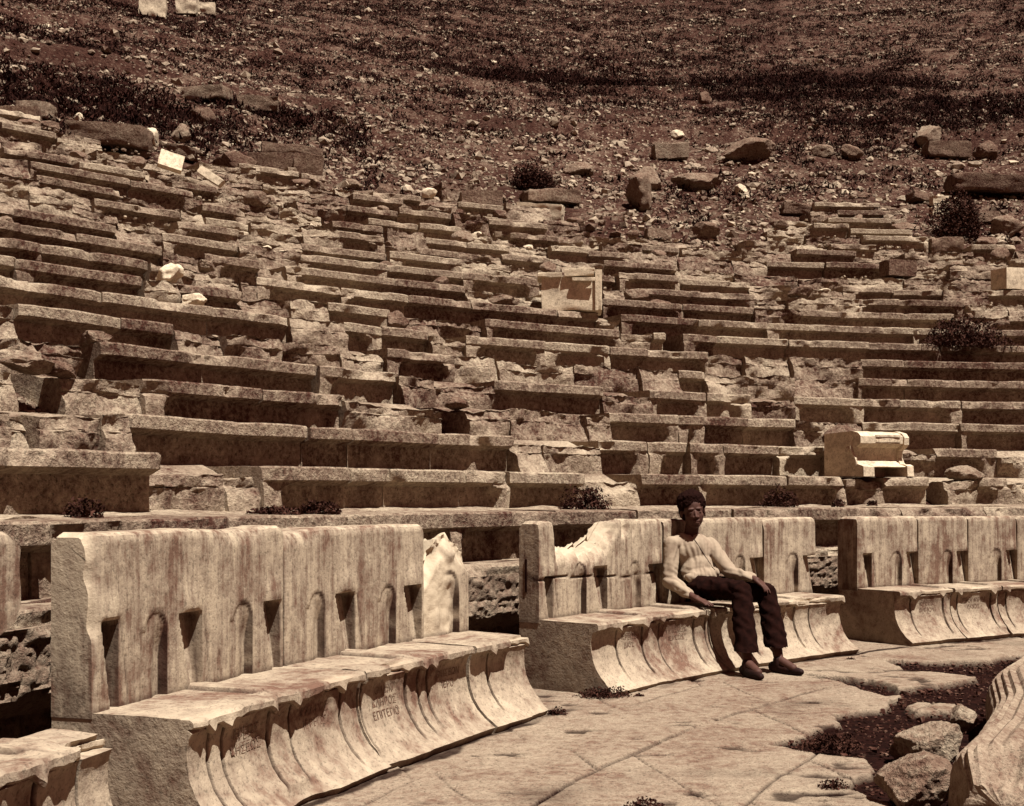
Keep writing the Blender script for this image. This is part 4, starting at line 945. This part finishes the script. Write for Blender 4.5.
p = ray_ground(835, 222); bush('shrub', p, .25, .3, 500, 'small bush among stones at the upper right rows', 6, .07, cat='shrub')
for i, (px, R, z_, rx, h, n, lab) in enumerate([(585, 13.45, 1.17, .24, .22, 1500, 'leafy weed growing on the ledge left of the young man'), (778, 13.6, 1.18, .22, .20, 1200, 'leafy weed on the ledge right of the young man'), (318, 13.3, 1.165, .16, .10, 700, 'spiky weed on the ledge above the second throne'),
     (275, 13.4, 1.165, .20, .06, 500, 'low creeping weed on the ledge above the left throne'), (85, 13.5, 1.17, .12, .12, 300, 'thin dry weed on the ledge at far left'), (872, 13.6, 1.18, .06, .07, 200, 'small dark tuft beneath the overturned throne'), (838, 13.6, 1.18, .07, .08, 200, 'small dark tuft left of the overturned throne')]):
    pp = P(R, theta(px, R), z_-.01); bush('weed', pp, rx, h, n, lab, 20+i, .032, cat='weed')
for i, (px, py, rx, h, n, lab) in enumerate([(832, 748, .17, .10, 800, 'dark leafy weed in the earth of the paving'), (645, 815, .12, .08, 500, 'dark weed at the bottom edge of the paving'), (606, 697, .20, .08, 1000, 'creeping weed at the foot of the middle thrones'),
     (557, 715, .07, .05, 260, 'small weed at the toe of the broken-backed throne'), (850, 660, .04, .03, 120, 'tiny weed at the right end of the middle thrones'), (640, 697, .04, .03, 130, 'tiny weed under the front of the middle thrones'), (835, 786, .07, .04, 120, 'sprig lying on the slab edge at lower right')]):
    xg, yg = gp(px, py); bush('weed', (xg, yg, -.01), rx, h, n, lab, 40+i, .022, cat='weed')

# ------------------------------------------------------------------ the seated young man
def cone_mesh(bm, a, b, ra, rb_, seg=20, rings=10):
    a = Vector(a); b = Vector(b); ax = (b-a); L = ax.length; ax.normalize()
    q = ax.to_track_quat('Z', 'Y'); vs = []
    prof = []
    for i in range(6): t = pi/2*i/5; prof.append((-ra*math.cos(t), ra*math.sin(t)))
    for i in range(1, rings): t = i/rings; prof.append((L*t, ra+(rb_-ra)*t))
    for i in range(6): t = pi/2*i/5; prof.append((L+rb_*math.sin(t), rb_*math.cos(t)))
    rows = []
    for z_, r_ in prof:
        if r_ < 1e-5: rows.append([bm.verts.new(a+q@Vector((0, 0, z_)))]); continue
        rows.append([bm.verts.new(a+q@Vector((r_*math.cos(2*pi*k/seg), r_*math.sin(2*pi*k/seg), z_))) for k in range(seg)])
    for A, B in zip(rows, rows[1:]):
        for k in range(seg):
            k2 = (k+1) % seg
            if len(A) == 1: bm.faces.new([A[0], B[k2], B[k]])
            elif len(B) == 1: bm.faces.new([A[k], A[k2], B[0]])
            else: bm.faces.new([A[k], A[k2], B[k2], B[k]])
def ell(bm, c, size, rot=None, k=1.0):
    size = [q*k for q in size]
    r = bmesh.ops.create_icosphere(bm, subdivisions=3, radius=1)
    M = Matrix.Translation(c) @ (rot.to_matrix().to_4x4() if rot is not None else Matrix()) @ Matrix.Diagonal((*size, 1)); bmesh.ops.transform(bm, matrix=M, verts=r['verts'])
def remesh(name, build, voxel, mat, parent, smooth=6, disp=None, cut=None):
    bm = bmesh.new(); build(bm); me = bpy.data.meshes.new('tmp'); bm.to_mesh(me); bm.free()
    o = bpy.data.objects.new('tmp', me); COL.objects.link(o)
    m = o.modifiers.new('r', 'REMESH'); m.mode = 'VOXEL'; m.voxel_size = voxel
    m2 = o.modifiers.new('s', 'SMOOTH'); m2.iterations = smooth; m2.factor = .5
    ev = bpy.data.meshes.new_from_object(o.evaluated_get(bpy.context.evaluated_depsgraph_get()))
    bpy.data.objects.remove(o)
    v = np.zeros(len(ev.vertices)*3); ev.vertices.foreach_get('co', v); v = v.reshape(-1, 3)
    nn = np.zeros(len(ev.vertices)*3); ev.vertices.foreach_get('normal', nn); nn = nn.reshape(-1, 3)
    F = [list(p.vertices) for p in ev.polygons]
    if disp is not None: v = v + nn*disp(v)[:, None]
    if cut is not None:
        k = cut(v); F = [f for f in F if all(k[i] for i in f)]
        used = np.zeros(len(v), bool)
        for f in F: used[f] = True
        idx = np.cumsum(used)-1; v = v[used]; F = [[int(idx[i]) for i in f] for f in F]
    return mk(name, v, F, mat, parent, parent.location if parent else None, sharp=None)
SH = Vector((-.02, -.05, 0))                                # whole figure a touch forward of the backrest
KS = .972
def q_(x, y, z): return Vector((x*KS, y*KS, z if z < .2 else CAM_H+(z-CAM_H)*KS))
pelv = q_(1.475, 9.74, .575); chest = q_(1.415, 9.80, .82); neck = q_(1.400, 9.82, .985); headc = q_(1.412, 9.76, 1.160)
shR, shL = q_(1.240, 9.74, .905), q_(1.555, 9.86, .895)
elR, wrR = q_(1.215, 9.66, .625), q_(1.375, 9.45, .515)
elL, wrL = q_(1.69, 9.68, .685), q_(1.835, 9.50, .655)
hipR, hipL = q_(1.41, 9.66, .575), q_(1.575, 9.78, .570)
knR, knL = q_(1.71, 9.33, .575), q_(1.935, 9.50, .55)
anR, anL = q_(1.715, 9.10, .10), q_(1.985, 9.30, .10)
man = None
M_SKIN = plain_mat('dark_skin', .072, rough=.65, spec=.15, var=.15, scale=25, bump=.1)
M_HAIR = plain_mat('short_curly_hair', .012, rough=.9, var=.4, scale=120, bump=.8)
M_SHIRT = plain_mat('pale_cotton_shirt', .31, rough=.95, var=.10, scale=10, bump=.2)
M_TROU = plain_mat('dark_wool_trousers', .011, rough=.95, var=.35, scale=25, bump=.4)
M_SHOE = plain_mat('dark_leather_shoes', .018, rough=.7, spec=.12, var=.4, scale=20)
M_EYE = plain_mat('eye_white', .13, rough=.3, spec=.5, var=.05)
fd = Vector((.06, -.99, -.04)).normalized()                # where the face looks
sdv = fd.cross(Vector((0, 0, 1))).normalized()*1.0          # to the right of the picture... his left
if sdv.x < 0: sdv = -sdv
upv = sdv.cross(fd).normalized()
if upv.z < 0: upv = -upv
# slight tilt of the head
tilt = .10; sd2 = (sdv*math.cos(tilt)+upv*math.sin(tilt)); up2 = (upv*math.cos(tilt)-sdv*math.sin(tilt)); sdv, upv = sd2, up2
HSC = 1.14
Rh = Matrix((sdv, -fd, upv)).transposed().to_quaternion()
def hp(x, y, z): return headc + (sdv*x + fd*y + upv*z)*HSC      # x to his left, y forward, z up (metres)
def fingers(bm, wr, direction, up, side, curl, length=.082, spread=.018, flat=False):
    """palm and five fingers; direction from wrist to knuckles, up = back of the hand, side = towards the little finger"""
    d = Vector(direction).normalized(); u = Vector(up); u = (u-d*u.dot(d)).normalized(); s_ = d.cross(u).normalized()*side
    k0 = wr+d*.085
    cone_mesh(bm, wr, wr+d*.03, .023, .026); 
    for i, off in enumerate((-.028, -.009, .010, .027)):
        cone_mesh(bm, wr+d*.02+s_*off*.5, k0+s_*off-u*.002, .015, .0125)
    ln = (.95, 1.05, .98, .78)
    for i, off in enumerate((-.028, -.009, .010, .027)):
        p = k0+s_*off; dd = d.copy(); ang_ = curl[i] if isinstance(curl, (list, tuple)) else curl
        dd = (dd+s_*(off*3.2)).normalized()
        for j, (fl, r1, r2) in enumerate(((.42, .0098, .0090), (.32, .0090, .0082), (.26, .0082, .0070))):
            dd = (dd - u*ang_*(.7+.3*j)).normalized(); e_ = p+dd*length*ln[i]*fl; cone_mesh(bm, p, e_, r1, r2, 12, 4); p = e_
    # thumb from the side of the palm
    p = wr+d*.030-s_*.026; dd = (d*.72-s_*.62-u*.25).normalized(); e_ = p+dd*.034; cone_mesh(bm, p, e_, .0135, .0115, 12, 4)
    dd = (dd*.8+d*.5-u*.1).normalized(); f_ = e_+dd*.030; cone_mesh(bm, e_, f_, .0112, .0098, 12, 4); dd = (dd+d*.4).normalized(); cone_mesh(bm, f_, f_+dd*.022, .0098, .0080, 12, 4)
def build_body(bm):
    # torso, neck
    rt = Matrix((Vector((.90, .43, 0)), Vector((-.43, .90, 0)), Vector((0, 0, 1)))).transposed().to_quaternion()
    ell(bm, chest+Vector((0, 0, .02)), (.145, .095, .16), rt); ell(bm, (pelv+chest)/2, (.125, .09, .16), rt); ell(bm, pelv, (.14, .11, .10), rt)
    cone_mesh(bm, shR, shL, .048, .048); cone_mesh(bm, neck-Vector((0, 0, .06)), hp(0, -.020, -.055), .056, .050)
    for s0, e0, w0 in ((shR, elR, wrR), (shL, elL, wrL)):
        cone_mesh(bm, s0, e0, .047, .038); cone_mesh(bm, e0, e0+(w0-e0)*.35, .038, .036); cone_mesh(bm, e0+(w0-e0)*.35, w0, .036, .024)
    for h0, k0, a0 in ((hipR, knR, anR), (hipL, knL, anL)):
        cone_mesh(bm, h0, k0, .080, .055); cone_mesh(bm, k0, k0+(a0-k0)*.35, .052, .054); cone_mesh(bm, k0+(a0-k0)*.35, a0, .054, .034)
    cone_mesh(bm, anR, anR+Vector((.05, -.12, -.05)), .034, .030); cone_mesh(bm, anL, anL+Vector((.08, -.10, -.05)), .034, .030)
    # head: skull, face, jaw
    ell(bm, hp(0, -.012, .030), (.074, .092, .088), Rh, HSC); ell(bm, hp(0, .030, -.030), (.060, .060, .078), Rh, HSC)
    ell(bm, hp(0, .052, -.082), (.034, .030, .026), Rh, HSC); ell(bm, hp(0, .010, -.055), (.058, .060, .045), Rh, HSC)
    for s_ in (-1, 1):
        ell(bm, hp(s_*.034, .052, -.026), (.026, .020, .026), Rh, HSC)            # cheeks
        ell(bm, hp(s_*.026, .076, .022), (.024, .010, .007), Rh, HSC)             # brow
        ell(bm, hp(s_*.076, -.008, -.008), (.010, .020, .030), Rh, HSC)           # ears
        ell(bm, hp(s_*.030, .069, -.002), (.0135, .0115, .0095), Rh, HSC)          # eyelids
        ell(bm, hp(s_*.013, .090, -.033), (.010, .011, .008), Rh, HSC)            # nostrils
    cone_mesh(bm, hp(0, .082, .006), hp(0, .100, -.030), .008, .011, 12, 4)
    ell(bm, hp(0, .086, -.056), (.026, .012, .0075), Rh, HSC); ell(bm, hp(0, .085, -.070), (.022, .012, .0085), Rh, HSC)
    fingers(bm, wrR, (wrR-elR)*.6+Vector((.10, -.10, -.01)), (0, 0, 1), 1, .10)
    fingers(bm, wrL+Vector((0, 0, .0)), Vector((.62, -.55, -.42)), Vector((.25, -.3, .9)), 1, [.22, .26, .30, .34])
root_loc = pelv.copy(); root_loc.z = .46
man = remesh('person', build_body, .0045, M_SKIN, None, smooth=3)
bb = np.array([v.co[:] for v in man.data.vertices]); o0 = np.array([pelv.x, pelv.y, SEATZ])
man.data.vertices.foreach_set('co', (bb-o0).ravel()); man.data.update(); man.location = o0; bpy.context.view_layer.update()
tag(man, 'seated young man in pale loose shirt and dark trousers, hand on knee', 'person')
for s_ in (-1, 1):
    remesh('eye', lambda bm: ell(bm, hp(s_*.030, .0785, -.003), (.0080, .0035, .0034), Rh, HSC), .0012, M_EYE, man, smooth=1)
    remesh('pupil', lambda bm: ell(bm, hp(s_*.030+.001, .0810, -.003), (.0040, .002, .0038), Rh, HSC), .0008, M_HAIR, man, smooth=1)
def build_hair(bm):
    ell(bm, hp(0, -.029, .058), (.097, .103, .090), Rh, HSC); ell(bm, hp(0, -.040, .0), (.084, .078, .075), Rh, HSC)
    ell(bm, hp(0, .026, .098), (.066, .044, .032), Rh, HSC)
    for s_ in (-1, 1): ell(bm, hp(s_*.072, .004, .048), (.020, .036, .040), Rh, HSC)
remesh('hair', build_hair, .0045, M_HAIR, man, smooth=2, disp=lambda v: .007*fbm(v[:, 0]*70, v[:, 1]*70, v[:, 2]*70, 3)+.008*fbm(v[:, 0]*22, v[:, 1]*22, v[:, 2]*22, 2))
def build_shirt(bm):
    rt = Matrix((Vector((.90, .43, 0)), Vector((-.43, .90, 0)), Vector((0, 0, 1)))).transposed().to_quaternion()
    ell(bm, chest+Vector((0, -.005, .015)), (.152, .106, .160), rt); ell(bm, (pelv+chest)/2+Vector((.0, -.01, .0)), (.138, .102, .150), rt); ell(bm, pelv+Vector((-.01, -.01, .08)), (.142, .112, .085), rt)
    cone_mesh(bm, shR, shL, .060, .058); cone_mesh(bm, neck-Vector((0, 0, .05)), neck+Vector((0, -.005, .015)), .070, .056)
    cone_mesh(bm, shR+Vector((.02, 0, 0)), neck-Vector((0, 0, .03)), .058, .062); cone_mesh(bm, shL-Vector((.02, 0, 0)), neck-Vector((0, 0, .03)), .056, .062)
    for s0, e0, w0, c in ((shR, elR, wrR, .80), (shL, elL, wrL, .93)):
        wc = e0+(w0-e0)*c
        cone_mesh(bm, s0, e0, .062, .054); cone_mesh(bm, e0, e0+(wc-e0)*.7, .054, .044); cone_mesh(bm, e0+(wc-e0)*.7, wc, .044, .034)
    # blouse fulness above the waist and a tail of cloth over the thigh
    cone_mesh(bm, pelv+Vector((-.10, -.12, .075)), pelv+Vector((.10, -.02, .105)), .038, .042)
def folds(v):
    t = v[:, 2]; h_ = v[:, 0]*.9+v[:, 1]*.43
    ax = h_+.10*fbm(v[:, 0]*3, v[:, 1]*3, t*3, 2)
    f = .0035*np.sin(ax*150+3*fbm(v[:, 0]*7, v[:, 1]*7, t*6, 2))*ss(1.0, .88, t) + .004*(1-4*np.abs(fbm(ax*16, v[:, 1]*5, t*6, 2)))
    f = f+.0025*np.sin((t+.5*h_)*110+4*fbm(v[:, 0]*9, v[:, 1]*9, t*9, 2))*ss(.80, .66, t)+.002*fbm(v[:, 0]*40, v[:, 1]*40, t*40, 2)
    return f
def cut_shirt(v):
    nk = np.array(neck); top = (v[:, 2] > neck.z+.012-.25*(nk[1]-v[:, 1]).clip(0, .1)) & (np.hypot(v[:, 0]-nk[0], v[:, 1]-nk[1]) < .075)
    return ~top
shirt = remesh('shirt', build_shirt, .006, M_SHIRT, man, smooth=3, disp=folds, cut=cut_shirt)
# button band
bpy.context.view_layer.update(); pl = []
for i in range(22):
    t = i/21; tgt = neck*(1-t)+(pelv+Vector((.06, -.05, .13)))*t; tgt = tgt+Vector((.012+.02*t, 0, -.035*(1-t)))
    o_ = Vector((tgt.x, tgt.y-.5, tgt.z))-man.location; ok, loc_, nrm, _ = shirt.ray_cast(o_, Vector((0, 1, 0)))
    if ok: pl.append(loc_+man.location+Vector((0, .0005, 0)))
bs = []
for i in range(15):
    t = i/14; p = neck*(1-t)+(pelv+Vector((.03, -.09, .16)))*t; bs.append(p)
def tube(name, pts, r_, mat, parent, seg=8):
    V = []; F = []
    for i, p in enumerate(pts):
        d = (Vector(pts[min(i+1, len(pts)-1)])-Vector(pts[max(i-1, 0)])).normalized(); qn = d.to_track_quat('Z', 'Y')
        for k in range(seg): V.append(Vector(p)+qn@Vector((r_*math.cos(2*pi*k/seg), r_*math.sin(2*pi*k/seg), 0)))
    for i in range(len(pts)-1):
        for k in range(seg): F.append([i*seg+k, i*seg+(k+1) % seg, (i+1)*seg+(k+1) % seg, (i+1)*seg+k])
    return mk(name, [list(v) for v in V], F, mat, parent, parent.location if parent else None)
tube('placket', pl, .0032, M_SHOE, man)
tube('collar', [neck+Vector((.060*math.cos(a), .055*math.sin(a)-.008, -.004+.018*math.sin(a))) for a in np.linspace(-pi-.3, .3, 20)], .006, M_SHIRT, man)
def build_trousers(bm):
    rt = Matrix((Vector((.80, .60, 0)), Vector((-.60, .80, 0)), Vector((0, 0, 1)))).transposed().to_quaternion()
    ell(bm, pelv+Vector((0, 0, .012)), (.150, .125, .100), rt)
    for h0, k0, a0 in ((hipR, knR, anR), (hipL, knL, anL)):
        hem = k0+(a0-k0)*.90
        cone_mesh(bm, h0, h0+(k0-h0)*.5, .090, .086); cone_mesh(bm, h0+(k0-h0)*.5, k0, .086, .072)
        cone_mesh(bm, k0, hem, .074, .082); cone_mesh(bm, hem, hem+(a0-k0)*.06, .082, .086)
def tfold(v): return .006*fbm(v[:, 0]*12, v[:, 1]*12, v[:, 2]*5, 3)+.005*(1-4*np.abs(fbm(v[:, 0]*14, v[:, 1]*14, v[:, 2]*7+3, 2)))+.003*np.sin(v[:, 2]*75+v[:, 0]*50+5*fbm(v[:, 0]*6, v[:, 1]*6, v[:, 2]*6, 2))
def cut_tr(v):
    d1 = np.hypot(v[:, 0]-anR.x, v[:, 1]-anR.y) < np.hypot(v[:, 0]-anL.x, v[:, 1]-anL.y)
    return v[:, 2] > np.where(d1, .175, .185)-.25*(v[:, 1]-9.2)*0
remesh('trousers', build_trousers, .007, M_TROU, man, smooth=3, disp=tfold, cut=cut_tr)
for an, dv in ((anR, Vector((.30, -.95, 0)).normalized()), (anL, Vector((.66, -.75, 0)).normalized())):
    def bs_(bm, an=an, dv=dv):
        b = Vector((an.x, an.y, .032)); sv = Vector((-dv.y, dv.x, 0))
        cone_mesh(bm, b-dv*.045+Vector((0, 0, .012)), b+dv*.08, .040, .042); cone_mesh(bm, b+dv*.08, b+dv*.19-Vector((0, 0, .004)), .043, .024)
        cone_mesh(bm, b-dv*.02+Vector((0, 0, .02)), b+dv*.05+Vector((0, 0, .022)), .040, .034)
        cone_mesh(bm, Vector((an.x, an.y, .06)), Vector((an.x, an.y, .095)), .044, .042)
    remesh('shoe', bs_, .005, M_SHOE, man, smooth=4, disp=lambda v: .003*fbm(v[:, 0]*30, v[:, 1]*30, v[:, 2]*30, 3)-.0*v[:, 0])
